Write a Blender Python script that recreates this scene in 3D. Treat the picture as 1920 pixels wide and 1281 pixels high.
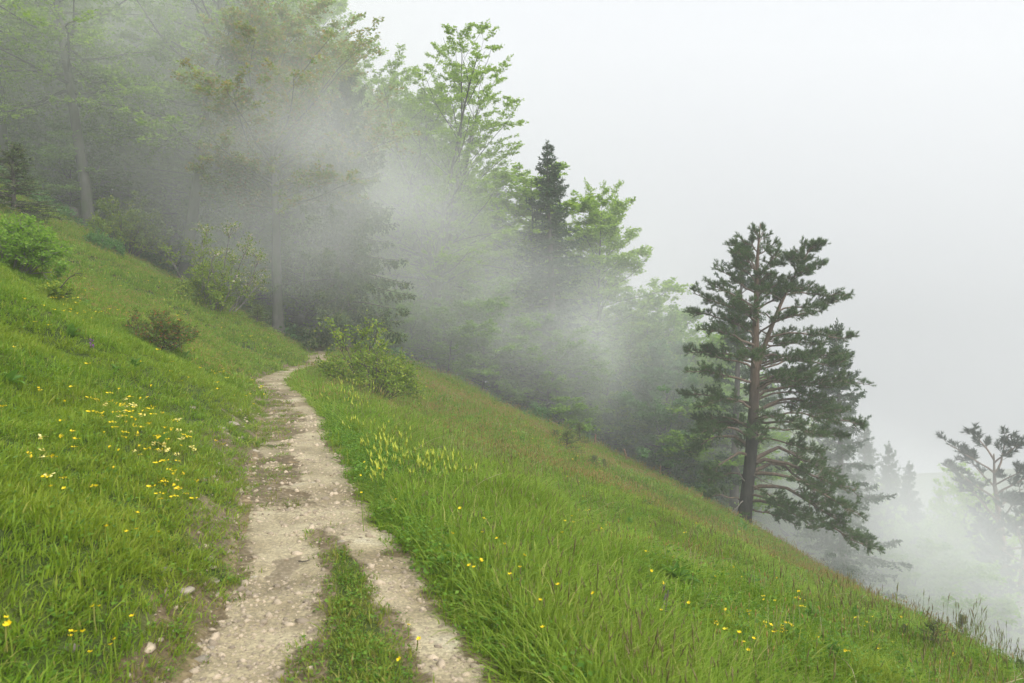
import bpy, math, random
import numpy as np
from mathutils import Vector, Matrix

for o in list(bpy.data.objects):
    bpy.data.objects.remove(o, do_unlink=True)

# ------------------------------------------------------------------ camera, sky, sun, exposure
scene = bpy.context.scene
EYE, FPX, HORIZON = 1.62, 1493.33, 600.0        # eye height; focal length and horizon row in the photo's pixels
cam_data = bpy.data.cameras.new('camera')
cam = bpy.data.objects.new('camera', cam_data)
scene.collection.objects.link(cam)
scene.camera = cam
cam.location = (0, 0, EYE)
cam.rotation_euler = (math.radians(90), 0, 0)
cam_data.lens = 28.0
cam_data.sensor_width = 36.0
cam_data.shift_y = -(640.5 - HORIZON) / 1920.0
cam_data.clip_end = 3000
cam_data.clip_start = 0.05
cam_data.dof.use_dof = True
cam_data.dof.focus_distance = 24.0
cam_data.dof.aperture_fstop = 5.0

SUN_EL, SUN_AZ = math.radians(42), math.radians(138)     # azimuth measured from +y towards +x
world = bpy.data.worlds.new('World')
scene.world = world
world.use_nodes = True
wn, wl = world.node_tree.nodes, world.node_tree.links
for n in list(wn):
    wn.remove(n)
w_out = wn.new('ShaderNodeOutputWorld')
w_bg = wn.new('ShaderNodeBackground')
w_sky = wn.new('ShaderNodeTexSky')
w_sky.sky_type = 'NISHITA'
w_sky.sun_disc = False
w_sky.sun_elevation = SUN_EL
w_sky.sun_rotation = SUN_AZ
w_sky.dust_density = 3.0
w_hs = wn.new('ShaderNodeHueSaturation')
w_hs.inputs['Saturation'].default_value = 0.10
w_mix = wn.new('ShaderNodeMix')
w_mix.data_type = 'RGBA'
w_mix.inputs[0].default_value = 0.86               # closed cloud deck over the clear sky
w_mix.inputs[7].default_value = (7.75, 7.95, 8.6, 1)
w_tc = wn.new('ShaderNodeTexCoord')                 # overcast sky: the zenith is three times as bright as the horizon
w_sp = wn.new('ShaderNodeSeparateXYZ')
w_mr = wn.new('ShaderNodeMapRange')
w_mr.inputs[1].default_value, w_mr.inputs[2].default_value = 0.0, 1.0
w_mr.inputs[3].default_value, w_mr.inputs[4].default_value = 0.29, 1.0
w_mul = wn.new('ShaderNodeMath'); w_mul.operation = 'MULTIPLY'
w_mul.inputs[1].default_value = 0.053
wl.new(w_tc.outputs['Generated'], w_sp.inputs[0])
wl.new(w_sp.outputs[2], w_mr.inputs[0])
wl.new(w_mr.outputs[0], w_mul.inputs[0])
wl.new(w_mul.outputs[0], w_bg.inputs['Strength'])
wl.new(w_sky.outputs[0], w_hs.inputs['Color'])
wl.new(w_hs.outputs[0], w_mix.inputs[6])
wl.new(w_mix.outputs[2], w_bg.inputs['Color'])
wl.new(w_bg.outputs[0], w_out.inputs['Surface'])

sun_data = bpy.data.lights.new('sun', 'SUN')
sun = bpy.data.objects.new('sun', sun_data)
scene.collection.objects.link(sun)
sun_data.energy = 1.5
sun_data.angle = math.radians(40)
sun_data.color = (1.0, 0.99, 0.965)
sdir = Vector((math.sin(SUN_AZ) * math.cos(SUN_EL), math.cos(SUN_AZ) * math.cos(SUN_EL), math.sin(SUN_EL)))
sun.rotation_euler = sdir.to_track_quat('Z', 'Y').to_euler()

vs = scene.view_settings
vs.view_transform = 'Standard'
vs.look = 'None'
vs.gamma = 1.0
vs.use_curve_mapping = False
vs.exposure = 1.95

cy = scene.cycles
cy.use_denoising = True
cy.denoiser = 'OPENIMAGEDENOISE'
cy.max_bounces = 10
cy.diffuse_bounces = 2
cy.glossy_bounces = 1
cy.transmission_bounces = 4
cy.volume_bounces = 8
cy.transparent_max_bounces = 8
cy.volume_step_rate = 1.0
cy.volume_max_steps = 64
cy.use_light_tree = False
cy.caustics_reflective = False
cy.caustics_refractive = False

# ------------------------------------------------------------------ helpers
RNG = np.random.default_rng(7)
COL = scene.collection


def hash2(ix, iy, seed):
    h = (ix.astype(np.int64) * 374761393 + iy.astype(np.int64) * 668265263 + seed * 974634533) & 0xFFFFFFFF
    h = ((h ^ (h >> 13)) * 1274126177) & 0xFFFFFFFF
    return ((h ^ (h >> 16)) & 0xFFFF) / 65535.0


def vnoise(x, y, seed=0):
    """value noise in 0..1"""
    x = np.asarray(x, float); y = np.asarray(y, float)
    ix, iy = np.floor(x), np.floor(y)
    fx, fy = x - ix, y - iy
    fx = fx * fx * (3 - 2 * fx); fy = fy * fy * (3 - 2 * fy)
    a = hash2(ix, iy, seed); b = hash2(ix + 1, iy, seed)
    c = hash2(ix, iy + 1, seed); d = hash2(ix + 1, iy + 1, seed)
    return (a * (1 - fx) + b * fx) * (1 - fy) + (c * (1 - fx) + d * fx) * fy


def fbm(x, y, seed=0, octv=3):
    s, a, t = 0, 1.0, 0
    for k in range(octv):
        s = s + a * vnoise(x * 2 ** k, y * 2 ** k, seed + k * 17); t += a; a *= 0.5
    return s / t


def sstep(a, b, x):
    t = np.clip((x - a) / (b - a), 0, 1)
    return t * t * (3 - 2 * t)


class MB:
    """collects vertices and faces for ONE mesh object"""
    def __init__(self):
        self.v, self.fi, self.fs, self.fm, self.n = [], [], [], [], 0

    def add(self, verts, faces, mat=0):
        verts = np.asarray(verts, np.float32).reshape(-1, 3)
        faces = np.asarray(faces, np.int64)
        if len(faces) == 0:
            return
        self.v.append(verts)
        self.fi.append((faces + self.n).reshape(-1))
        self.fs.append(np.full(len(faces), faces.shape[1], np.int64))
        self.fm.append(np.full(len(faces), mat, np.int64))
        self.n += len(verts)

    def mesh(self, name, mats, smooth=True):
        me = bpy.data.meshes.new(name)
        v = np.concatenate(self.v); fi = np.concatenate(self.fi); fs = np.concatenate(self.fs); fm = np.concatenate(self.fm)
        me.vertices.add(len(v)); me.vertices.foreach_set('co', v.reshape(-1))
        me.loops.add(len(fi)); me.loops.foreach_set('vertex_index', fi.astype(np.int32))
        me.polygons.add(len(fs))
        st = np.concatenate([[0], np.cumsum(fs)[:-1]]).astype(np.int32)
        me.polygons.foreach_set('loop_start', st)
        me.polygons.foreach_set('loop_total', fs.astype(np.int32))
        me.polygons.foreach_set('material_index', fm.astype(np.int32))
        if smooth:
            me.polygons.foreach_set('use_smooth', np.ones(len(fs), bool))
        for m in (mats if isinstance(mats, (list, tuple)) else [mats]):
            me.materials.append(m)
        me.update(calc_edges=True)
        return me


def link(name, data, parent=None, loc=(0, 0, 0), rot=(0, 0, 0), scale=None):
    o = bpy.data.objects.new(name, data)
    COL.objects.link(o)
    o.location = loc; o.rotation_euler = rot
    if scale is not None:
        o.scale = (scale,) * 3 if np.isscalar(scale) else scale
    if parent is not None:
        o.parent = parent
    return o


def tag(o, label=None, cat=None, group=None, kind=None):
    if label: o['label'] = label
    if cat: o['category'] = cat
    if group: o['group'] = group
    if kind: o['kind'] = kind
    return o


def norm(v):
    v = np.asarray(v, float)
    return v / np.maximum(np.linalg.norm(v, axis=-1, keepdims=True), 1e-9)


def tube(mb, pts, rad, sides=6, mat=0, flare=0.0, rng=None):
    pts = np.asarray(pts, float); rad = np.asarray(rad, float); n = len(pts)
    t = np.gradient(pts, axis=0); t = norm(t)
    d = norm(pts[-1] - pts[0])
    ref = np.eye(3)[np.argmin(np.abs(d))]
    u = norm(np.cross(t, ref)); w = np.cross(t, u)
    a = np.arange(sides) / sides * 2 * np.pi
    r = rad[:, None] * np.ones((1, sides))
    if flare and rng is not None:
        lobes = 1 + flare * np.exp(-np.arange(n) / 1.3)[:, None] * (0.6 + 0.8 * np.cos(a * 4 + rng.random() * 6)[None, :])
        r = r * lobes
    if rng is not None:
        r = r * (1 + 0.08 * (rng.random((n, sides)) - .5))
    ring = pts[:, None, :] + r[..., None] * (np.cos(a)[None, :, None] * u[:, None, :] + np.sin(a)[None, :, None] * w[:, None, :])
    i = np.arange(n - 1)[:, None] * sides; j = np.arange(sides)[None, :]; k = (j + 1) % sides
    f = np.stack([i + j, i + k, i + sides + k, i + sides + j], -1).reshape(-1, 4)
    mb.add(ring.reshape(-1, 3), f, mat)
    e = (n - 1) * sides
    mb.add(np.concatenate([ring[-1], [pts[-1] + t[-1] * rad[-1]]]), np.stack([j[0], k[0], np.full(sides, sides)], -1), mat)


def prisms(mb, S, D, L, r0, r1, mat=0):
    """many straight three-sided twigs at once"""
    S = np.asarray(S); D = norm(D); n = len(S)
    if n == 0: return
    ref = np.where(np.abs(D[:, 2:3]) < .8, np.array([[0, 0, 1.]]), np.array([[1., 0, 0]]))
    u = norm(np.cross(D, ref)); w = np.cross(D, u)
    a = np.arange(3) / 3 * 2 * np.pi
    off = np.cos(a)[None, :, None] * u[:, None] + np.sin(a)[None, :, None] * w[:, None]
    A = S[:, None] + off * np.asarray(r0).reshape(-1, 1, 1)
    B = (S + D * np.asarray(L).reshape(-1, 1))[:, None] + off * np.asarray(r1).reshape(-1, 1, 1)
    V = np.concatenate([A, B], 1).reshape(-1, 3)
    b = np.arange(n)[:, None, None] * 6
    f = np.array([[0, 1, 4, 3], [1, 2, 5, 4], [2, 0, 3, 5]])[None]
    mb.add(V, (b + f).reshape(-1, 4), mat)


def ribbons(mb, S, D, L, r, mat=0):
    D = norm(D); n = len(S)
    B = norm(np.cross(D, np.array([.3, .9, .2]))) * r
    E = S + D * np.asarray(L).reshape(-1, 1)
    mb.add(np.stack([S - B, S + B, E + B * .4, E - B * .4], 1).reshape(-1, 3), np.arange(n * 4).reshape(-1, 4), mat)


def quads(mb, P, A, N, L, W, mat=0, mid=0.45, fold=0.0):
    """leaf rhombs: base P, axis A, normal N, length L, width W"""
    n = len(P)
    if n == 0: return
    A = norm(A); B = norm(np.cross(N, A)); Nn = np.cross(A, B)
    L = np.asarray(L).reshape(-1, 1); W = np.asarray(W).reshape(-1, 1)
    V = np.stack([P, P + A * L * mid + B * W * .5 + Nn * W * fold, P + A * L, P + A * L * mid - B * W * .5 + Nn * W * fold], 1).reshape(-1, 3)
    mb.add(V, np.arange(n * 4).reshape(-1, 4), mat)


def tris(mb, P, A, L, W, rng, mat=0):
    """needles: thin triangles from P along A"""
    n = len(P)
    if n == 0: return
    A = norm(A); B = norm(np.cross(A, rng.normal(size=(n, 3))))
    L = np.asarray(L).reshape(-1, 1); W = np.asarray(W).reshape(-1, 1)
    V = np.stack([P - B * W * .5, P + B * W * .5, P + A * L], 1).reshape(-1, 3)
    mb.add(V, np.arange(n * 3).reshape(-1, 3), mat)


def walk(p0, d0, L, n, rng, wob=.1, trop=(0, 0, 0)):
    p = np.array(p0, float); d = norm(d0); out = [p.copy()]
    trop = np.asarray(trop, float)
    for i in range(n):
        d = norm(d + wob * rng.normal(size=3) + trop / n)
        p = p + d * L / n
        out.append(p.copy())
    return np.array(out)


def along(path, f):
    """points and tangents at fractions f of a polyline"""
    f = np.asarray(f, float) * (len(path) - 1)
    i = np.clip(np.floor(f).astype(int), 0, len(path) - 2)
    k = (f - i)[:, None]
    return path[i] * (1 - k) + path[i + 1] * k, norm(path[i + 1] - path[i])


def fork(path, n, rng, f0=.2, ang=(40, 60), L0=1.0, L1=.3, flat=.0, spin=None):
    """directions and lengths of n side shoots along a path. flat: 1 = only sideways in the horizontal plane"""
    f = np.sort(rng.uniform(f0, 1, n))
    P, T = along(path, f)
    up = np.array([0, 0, 1.])
    side = norm(np.cross(T, up)) * np.where(np.arange(n) % 2 == 0, 1, -1)[:, None]
    r = rng.normal(size=(n, 3)); r = norm(r - T * np.sum(r * T, 1, keepdims=True))
    out = norm(side * flat + r * (1 - flat) + 1e-6)
    a = np.radians(rng.uniform(ang[0], ang[1], n))[:, None]
    D = norm(T * np.cos(a) + out * np.sin(a))
    L = (L0 + (L1 - L0) * (f - f0) / (1 - f0 + 1e-6)) * rng.uniform(.7, 1.2, n)
    return P, D, L


# ------------------------------------------------------------------ materials
def mat_base(name):
    m = bpy.data.materials.new(name); m.use_nodes = True
    nt = m.node_tree
    for n in list(nt.nodes): nt.nodes.remove(n)
    out = nt.nodes.new('ShaderNodeOutputMaterial')
    return m, nt, out


def ramp(nt, stops):
    r = nt.nodes.new('ShaderNodeValToRGB')
    el = r.color_ramp.elements
    while len(el) < len(stops): el.new(0.5)
    for e, (p, c) in zip(el, stops):
        e.position = p; e.color = (*c, 1)
    return r


def noise_node(nt, scale, detail=3, coord='pos', rough=.55):
    n = nt.nodes.new('ShaderNodeTexNoise')
    n.inputs['Scale'].default_value = scale
    n.inputs['Detail'].default_value = detail
    n.inputs['Roughness'].default_value = rough
    if coord == 'pos':
        g = nt.nodes.new('ShaderNodeNewGeometry'); nt.links.new(g.outputs['Position'], n.inputs['Vector'])
    else:
        g = nt.nodes.new('ShaderNodeTexCoord'); nt.links.new(g.outputs['Object'], n.inputs['Vector'])
    return n


def leaf_mat(name, stops, trans=.35, rough=.55, patch=None, tcol=1.5, spec=.14):
    """stops: colours spread over single leaves; patch: (scale, colour, amount) slow variation over the place"""
    m, nt, out = mat_base(name)
    g = nt.nodes.new('ShaderNodeNewGeometry')
    oi = nt.nodes.new('ShaderNodeObjectInfo')
    ad = nt.nodes.new('ShaderNodeMath'); ad.operation = 'ADD'
    fr = nt.nodes.new('ShaderNodeMath'); fr.operation = 'FRACT'
    nt.links.new(g.outputs['Random Per Island'], ad.inputs[0]); nt.links.new(oi.outputs['Random'], ad.inputs[1])
    nt.links.new(ad.outputs[0], fr.inputs[0])
    r = ramp(nt, stops); nt.links.new(fr.outputs[0], r.inputs[0])
    col = r.outputs[0]
    if patch:
        n = noise_node(nt, patch[0], 3)
        rr = ramp(nt, [(.38, (0, 0, 0)), (.68, (1, 1, 1))]); nt.links.new(n.outputs[0], rr.inputs[0])
        mu = nt.nodes.new('ShaderNodeMath'); mu.operation = 'MULTIPLY'; mu.inputs[1].default_value = patch[2]
        nt.links.new(rr.outputs[0], mu.inputs[0])
        mx = nt.nodes.new('ShaderNodeMix'); mx.data_type = 'RGBA'
        nt.links.new(mu.outputs[0], mx.inputs[0]); nt.links.new(col, mx.inputs[6]); mx.inputs[7].default_value = (*patch[1], 1)
        col = mx.outputs[2]
    b = nt.nodes.new('ShaderNodeBsdfPrincipled')
    b.inputs['Roughness'].default_value = rough
    b.inputs['Specular IOR Level'].default_value = spec
    nt.links.new(col, b.inputs['Base Color'])
    if trans > 0:
        t = nt.nodes.new('ShaderNodeBsdfTranslucent')
        sc = nt.nodes.new('ShaderNodeMix'); sc.data_type = 'RGBA'; sc.blend_type = 'MULTIPLY'; sc.inputs[0].default_value = 1
        nt.links.new(col, sc.inputs[6]); sc.inputs[7].default_value = (tcol, tcol * 1.02, tcol * .6, 1)
        nt.links.new(sc.outputs[2], t.inputs['Color'])
        mx = nt.nodes.new('ShaderNodeMixShader'); mx.inputs[0].default_value = trans
        nt.links.new(b.outputs[0], mx.inputs[1]); nt.links.new(t.outputs[0], mx.inputs[2])
        nt.links.new(mx.outputs[0], out.inputs['Surface'])
    else:
        nt.links.new(b.outputs[0], out.inputs['Surface'])
    return m


def bark_mat(name, c0, c1, scale=6, bump=.6, top=None, split=(3, 6), moss=None):
    m, nt, out = mat_base(name)
    n = noise_node(nt, scale, 5, 'obj')
    mp = nt.nodes.new('ShaderNodeMapping'); mp.inputs['Scale'].default_value = (1, 1, .28)
    src = n.inputs['Vector'].links[0].from_socket
    nt.links.new(src, mp.inputs['Vector']); nt.links.new(mp.outputs[0], n.inputs['Vector'])
    r = ramp(nt, [(.3, c0), (.7, c1)]); nt.links.new(n.outputs[0], r.inputs[0])
    col = r.outputs[0]
    if top is not None:
        sp = nt.nodes.new('ShaderNodeSeparateXYZ'); nt.links.new(src, sp.inputs[0])
        mr = nt.nodes.new('ShaderNodeMapRange'); mr.inputs[1].default_value = split[0]; mr.inputs[2].default_value = split[1]
        nt.links.new(sp.outputs[2], mr.inputs[0])
        r2 = ramp(nt, [(.3, top[0]), (.7, top[1])]); nt.links.new(n.outputs[0], r2.inputs[0])
        mx = nt.nodes.new('ShaderNodeMix'); mx.data_type = 'RGBA'
        nt.links.new(mr.outputs[0], mx.inputs[0]); nt.links.new(col, mx.inputs[6]); nt.links.new(r2.outputs[0], mx.inputs[7])
        col = mx.outputs[2]
    if moss is not None:
        n2 = noise_node(nt, 1.3, 3, 'obj')
        r3 = ramp(nt, [(.45, (0, 0, 0)), (.6, (1, 1, 1))]); nt.links.new(n2.outputs[0], r3.inputs[0])
        mx = nt.nodes.new('ShaderNodeMix'); mx.data_type = 'RGBA'
        nt.links.new(r3.outputs[0], mx.inputs[0]); nt.links.new(col, mx.inputs[6]); mx.inputs[7].default_value = (*moss, 1)
        col = mx.outputs[2]
    b = nt.nodes.new('ShaderNodeBsdfPrincipled'); b.inputs['Roughness'].default_value = .85
    nt.links.new(col, b.inputs['Base Color'])
    bp = nt.nodes.new('ShaderNodeBump'); bp.inputs['Strength'].default_value = bump; bp.inputs['Distance'].default_value = .03
    nt.links.new(n.outputs[0], bp.inputs['Height']); nt.links.new(bp.outputs[0], b.inputs['Normal'])
    nt.links.new(b.outputs[0], out.inputs['Surface'])
    return m


M = {}
M['beech_leaf'] = leaf_mat('beech_leaf', [(0, (.14, .235, .030)), (.5, (.225, .345, .042)), (1, (.31, .42, .065))], .5, tcol=1.65)
M['fresh_leaf'] = leaf_mat('fresh_leaf', [(0, (.125, .235, .036)), (.5, (.19, .325, .048)), (1, (.27, .39, .07))], .5)
M['copper_leaf'] = leaf_mat('copper_leaf', [(0, (.13, .22, .045)), (.45, (.21, .27, .06)), (.7, (.29, .25, .08)), (.9, (.33, .22, .09)), (1, (.25, .30, .07))], .45)
M['blue_leaf'] = leaf_mat('blue_leaf', [(0, (.075, .175, .055)), (1, (.14, .275, .085))], .45)
M['shrub_leaf'] = leaf_mat('shrub_leaf', [(0, (0.116, 0.194, 0.028)), (0.6, (0.202, 0.295, 0.039)), (1, (0.31, 0.341, 0.046))], .4)
M['olive_leaf'] = leaf_mat('olive_leaf', [(0, (0.085, 0.132, 0.031)), (0.7, (0.155, 0.209, 0.043)), (1, (0.248, 0.232, 0.054))], .35)
M['red_tip_leaf'] = leaf_mat('red_tip_leaf', [(0, (.085, .15, .03)), (.78, (.15, .205, .04)), (.86, (.27, .14, .05)), (1, (.34, .11, .05))], .35)
M['spruce_needle'] = leaf_mat('spruce_needle', [(0, (.028, .060, .030)), (.6, (.045, .090, .038)), (1, (.075, .125, .045))], .15)
M['droop_needle'] = leaf_mat('droop_needle', [(0, (.05, .09, .034)), (.6, (.085, .14, .042)), (1, (.19, .22, .06))], .2)
M['young_needle'] = leaf_mat('young_needle', [(0, (0.07, 0.124, 0.031)), (0.6, (0.132, 0.209, 0.037)), (1, (0.264, 0.31, 0.054))], .2)
M['pine_needle'] = leaf_mat('pine_needle', [(0, (.045, .092, .034)), (.6, (.075, .135, .042)), (1, (.13, .185, .05))], .15)
M['far_pine_needle'] = leaf_mat('far_pine_needle', [(0, (.018, .036, .022)), (1, (.035, .06, .03))], .1)
M['beech_bark'] = bark_mat('beech_bark', (.045, .045, .038), (.11, .105, .09), 5, .4, moss=(.05, .065, .03))
M['spruce_bark'] = bark_mat('spruce_bark', (.045, .038, .032), (.11, .095, .08), 9, .7)
M['pine_bark'] = bark_mat('pine_bark', (.018, .017, .014), (.055, .048, .038), 9, .9, top=((.10, .065, .045), (.21, .14, .095)), split=(4.2, 7.5))
M['pine_limb'] = bark_mat('pine_limb', (.09, .065, .045), (.23, .165, .12), 10, .7)
M['twig'] = bark_mat('twig', (.05, .043, .033), (.12, .105, .08), 14, .3)
M['leaf_twig'] = bark_mat('leaf_twig', (.09, .095, .05), (.16, .16, .08), 14, .2)
M['grey_twig'] = bark_mat('grey_twig', (.09, .08, .07), (.26, .24, .21), 14, .3)
M['dead_wood'] = bark_mat('dead_wood', (.10, .085, .07), (.27, .24, .20), 8, .8)
M['stump_wood'] = bark_mat('stump_wood', (.06, .055, .045), (.25, .23, .19), 7, .9, moss=(.05, .085, .03))
M['post_wood'] = bark_mat('post_wood', (.16, .095, .06), (.28, .18, .12), 8, .5)
M['blossom'] = leaf_mat('blossom', [(0, (.75, .55, .55)), (1, (.85, .78, .76))], .3)
M['grass'] = leaf_mat('grass', [(0, (.10, .185, .016)), (.6, (.165, .275, .022)), (.9, (.23, .33, .034)), (1, (.36, .32, .10))], .4, .45, patch=(.55, (.25, .285, .028), .6))
M['tall_grass'] = leaf_mat('tall_grass', [(0, (.115, .205, .02)), (.6, (.18, .29, .028)), (.93, (.245, .335, .045)), (1, (.40, .35, .14))], .4, .65, patch=(.35, (.25, .30, .045), .5))
M['turf'] = leaf_mat('turf', [(0, (.095, .155, .016)), (.6, (.155, .225, .022)), (.88, (.23, .265, .04)), (1, (.28, .21, .085))], .35, .5, patch=(.9, (.22, .21, .045), .6))
M['herb'] = leaf_mat('herb', [(0, (.065, .145, .016)), (.7, (.12, .235, .026)), (1, (.18, .30, .04))], .4, .4)
M['broad_leaf'] = leaf_mat('broad_leaf', [(0, (.085, .18, .035)), (1, (.14, .26, .045))], .4, .4)
M['seed_head'] = leaf_mat('seed_head', [(0, (.15, .125, .06)), (.6, (.22, .19, .08)), (1, (.21, .26, .06))], .3)
M['red_seed'] = leaf_mat('red_seed', [(0, (.30, .19, .07)), (1, (.36, .25, .09))], .3)
M['straw'] = leaf_mat('straw', [(0, (.30, .26, .13)), (1, (.46, .41, .24))], .2)
M['petal_yellow'] = leaf_mat('petal_yellow', [(0, (.80, .55, .01)), (1, (.85, .66, .02))], .25, .35, tcol=1.0)
M['petal_pale'] = leaf_mat('petal_pale', [(0, (.75, .62, .14)), (1, (.82, .72, .30))], .25, tcol=1.0)
M['spike_flower'] = leaf_mat('spike_flower', [(0, (.30, .38, .05)), (1, (.52, .54, .07))], .3, tcol=1.0)
M['petal_purple'] = leaf_mat('petal_purple', [(0, (.16, .05, .22)), (1, (.24, .07, .30))], .25, tcol=1.0)
M['petal_white'] = leaf_mat('petal_white', [(0, (.75, .75, .70)), (1, (.82, .82, .80))], .25, tcol=1.0)


def ground_mat():
    m, nt, out = mat_base('meadow_soil')
    n = noise_node(nt, 2.2, 6)
    r = ramp(nt, [(.30, (.028, .042, .010)), (.5, (.05, .075, .013)), (.66, (.075, .09, .022)), (.8, (.10, .08, .04))])
    nt.links.new(n.outputs[0], r.inputs[0])
    at = nt.nodes.new('ShaderNodeAttribute'); at.attribute_name = 'worn'
    soil = ramp(nt, [(.3, (.12, .085, .045)), (.55, (.22, .165, .095)), (.75, (.33, .265, .175))])
    ns = noise_node(nt, 14, 5); nt.links.new(ns.outputs[0], soil.inputs[0])
    mw_ = nt.nodes.new('ShaderNodeMix'); mw_.data_type = 'RGBA'
    nt.links.new(at.outputs['Fac'], mw_.inputs[0]); nt.links.new(r.outputs[0], mw_.inputs[6]); nt.links.new(soil.outputs[0], mw_.inputs[7])
    r = mw_; r_out = mw_.outputs[2]
    n2 = noise_node(nt, 30, 4)
    mx = nt.nodes.new('ShaderNodeMix'); mx.data_type = 'RGBA'; mx.blend_type = 'OVERLAY'; mx.inputs[0].default_value = .7
    nt.links.new(r_out, mx.inputs[6]); nt.links.new(n2.outputs[0], mx.inputs[7])
    b = nt.nodes.new('ShaderNodeBsdfPrincipled'); b.inputs['Roughness'].default_value = .9; b.inputs['Specular IOR Level'].default_value = .15
    nt.links.new(mx.outputs[2], b.inputs['Base Color'])
    bp = nt.nodes.new('ShaderNodeBump'); bp.inputs['Strength'].default_value = .8; bp.inputs['Distance'].default_value = .03
    nt.links.new(n2.outputs[0], bp.inputs['Height']); nt.links.new(bp.outputs[0], b.inputs['Normal'])
    nt.links.new(b.outputs[0], out.inputs['Surface'])
    return m


def path_mat():
    m, nt, out = mat_base('limestone_gravel')
    vo = nt.nodes.new('ShaderNodeTexVoronoi'); vo.inputs['Scale'].default_value = 58
    vo2 = nt.nodes.new('ShaderNodeTexVoronoi'); vo2.inputs['Scale'].default_value = 150
    g = nt.nodes.new('ShaderNodeNewGeometry')
    nt.links.new(g.outputs['Position'], vo.inputs['Vector']); nt.links.new(g.outputs['Position'], vo2.inputs['Vector'])
    n = noise_node(nt, 1.7, 5)
    r = ramp(nt, [(.28, (.185, .15, .085)), (.45, (.285, .24, .145)), (.62, (.385, .335, .215)), (.78, (.34, .315, .245))])
    nt.links.new(n.outputs[0], r.inputs[0])
    rp = ramp(nt, [(0, (.30, .30, .30)), (.5, (.5, .5, .5)), (1, (.72, .70, .68))])
    sp = nt.nodes.new('ShaderNodeSeparateColor'); nt.links.new(vo.outputs['Color'], sp.inputs[0])
    nt.links.new(sp.outputs[0], rp.inputs[0])
    mx = nt.nodes.new('ShaderNodeMix'); mx.data_type = 'RGBA'; mx.blend_type = 'OVERLAY'; mx.inputs[0].default_value = .55
    nt.links.new(r.outputs[0], mx.inputs[6]); nt.links.new(rp.outputs[0], mx.inputs[7])
    at = nt.nodes.new('ShaderNodeAttribute'); at.attribute_name = 'gravel'
    nb = noise_node(nt, 22, 4); nb2 = noise_node(nt, 4.5, 3)
    s1 = nt.nodes.new('ShaderNodeMath'); s1.operation = 'ADD'; nt.links.new(nb.outputs[0], s1.inputs[0]); nt.links.new(nb2.outputs[0], s1.inputs[1])
    s2 = nt.nodes.new('ShaderNodeMath'); s2.operation = 'ADD'; nt.links.new(s1.outputs[0], s2.inputs[0]); nt.links.new(at.outputs['Fac'], s2.inputs[1])
    fm = nt.nodes.new('ShaderNodeMapRange'); fm.inputs[1].default_value, fm.inputs[2].default_value = 1.28, 1.62
    nt.links.new(s2.outputs[0], fm.inputs[0])
    soil = ramp(nt, [(.3, (.085, .065, .032)), (.55, (.16, .12, .065)), (.75, (.27, .215, .135))])
    nt.links.new(nb.outputs[0], soil.inputs[0])
    ms = nt.nodes.new('ShaderNodeMix'); ms.data_type = 'RGBA'
    nt.links.new(fm.outputs[0], ms.inputs[0]); nt.links.new(soil.outputs[0], ms.inputs[6]); nt.links.new(mx.outputs[2], ms.inputs[7])
    nd = noise_node(nt, .75, 4); rd = ramp(nt, [(.40, (1, 1, 1)), (.62, (.70, .66, .60))]); nt.links.new(nd.outputs[0], rd.inputs[0])
    mx = nt.nodes.new('ShaderNodeMix'); mx.data_type = 'RGBA'; mx.blend_type = 'MULTIPLY'; mx.inputs[0].default_value = 1
    nt.links.new(ms.outputs[2], mx.inputs[6]); nt.links.new(rd.outputs[0], mx.inputs[7])
    n3 = noise_node(nt, 60, 3)
    mx2 = nt.nodes.new('ShaderNodeMix'); mx2.data_type = 'RGBA'; mx2.blend_type = 'OVERLAY'; mx2.inputs[0].default_value = .6
    nt.links.new(mx.outputs[2], mx2.inputs[6]); nt.links.new(n3.outputs[0], mx2.inputs[7])
    b = nt.nodes.new('ShaderNodeBsdfPrincipled'); b.inputs['Specular IOR Level'].default_value = .35
    rr = ramp(nt, [(.35, (.45, .45, .45)), (.6, (.85, .85, .85))]); nt.links.new(n.outputs[0], rr.inputs[0]); nt.links.new(rr.outputs[0], b.inputs['Roughness'])
    nt.links.new(mx2.outputs[2], b.inputs['Base Color'])
    ad = nt.nodes.new('ShaderNodeMath'); ad.operation = 'ADD'
    nt.links.new(vo.outputs['Distance'], ad.inputs[0]); nt.links.new(vo2.outputs['Distance'], ad.inputs[1])
    bp = nt.nodes.new('ShaderNodeBump'); bp.inputs['Strength'].default_value = .45; bp.inputs['Distance'].default_value = .008; bp.invert = True
    nt.links.new(ad.outputs[0], bp.inputs['Height']); nt.links.new(bp.outputs[0], b.inputs['Normal'])
    nt.links.new(b.outputs[0], out.inputs['Surface'])
    return m


def stone_mat(name, c0, c1, scale=12):
    m, nt, out = mat_base(name)
    n = noise_node(nt, scale, 6, 'obj')
    oi = nt.nodes.new('ShaderNodeObjectInfo')
    r = ramp(nt, [(.25, c0), (.75, c1)]); nt.links.new(n.outputs[0], r.inputs[0])
    hs = nt.nodes.new('ShaderNodeHueSaturation')
    mr = nt.nodes.new('ShaderNodeMapRange'); mr.inputs[3].default_value = .6; mr.inputs[4].default_value = 1.35
    nt.links.new(oi.outputs['Random'], mr.inputs[0]); nt.links.new(mr.outputs[0], hs.inputs['Value'])
    nt.links.new(r.outputs[0], hs.inputs['Color'])
    b = nt.nodes.new('ShaderNodeBsdfPrincipled'); b.inputs['Roughness'].default_value = .75
    nt.links.new(hs.outputs[0], b.inputs['Base Color'])
    bp = nt.nodes.new('ShaderNodeBump'); bp.inputs['Strength'].default_value = .6; bp.inputs['Distance'].default_value = .01
    nt.links.new(n.outputs[0], bp.inputs['Height']); nt.links.new(bp.outputs[0], b.inputs['Normal'])
    nt.links.new(b.outputs[0], out.inputs['Surface'])
    return m


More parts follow.
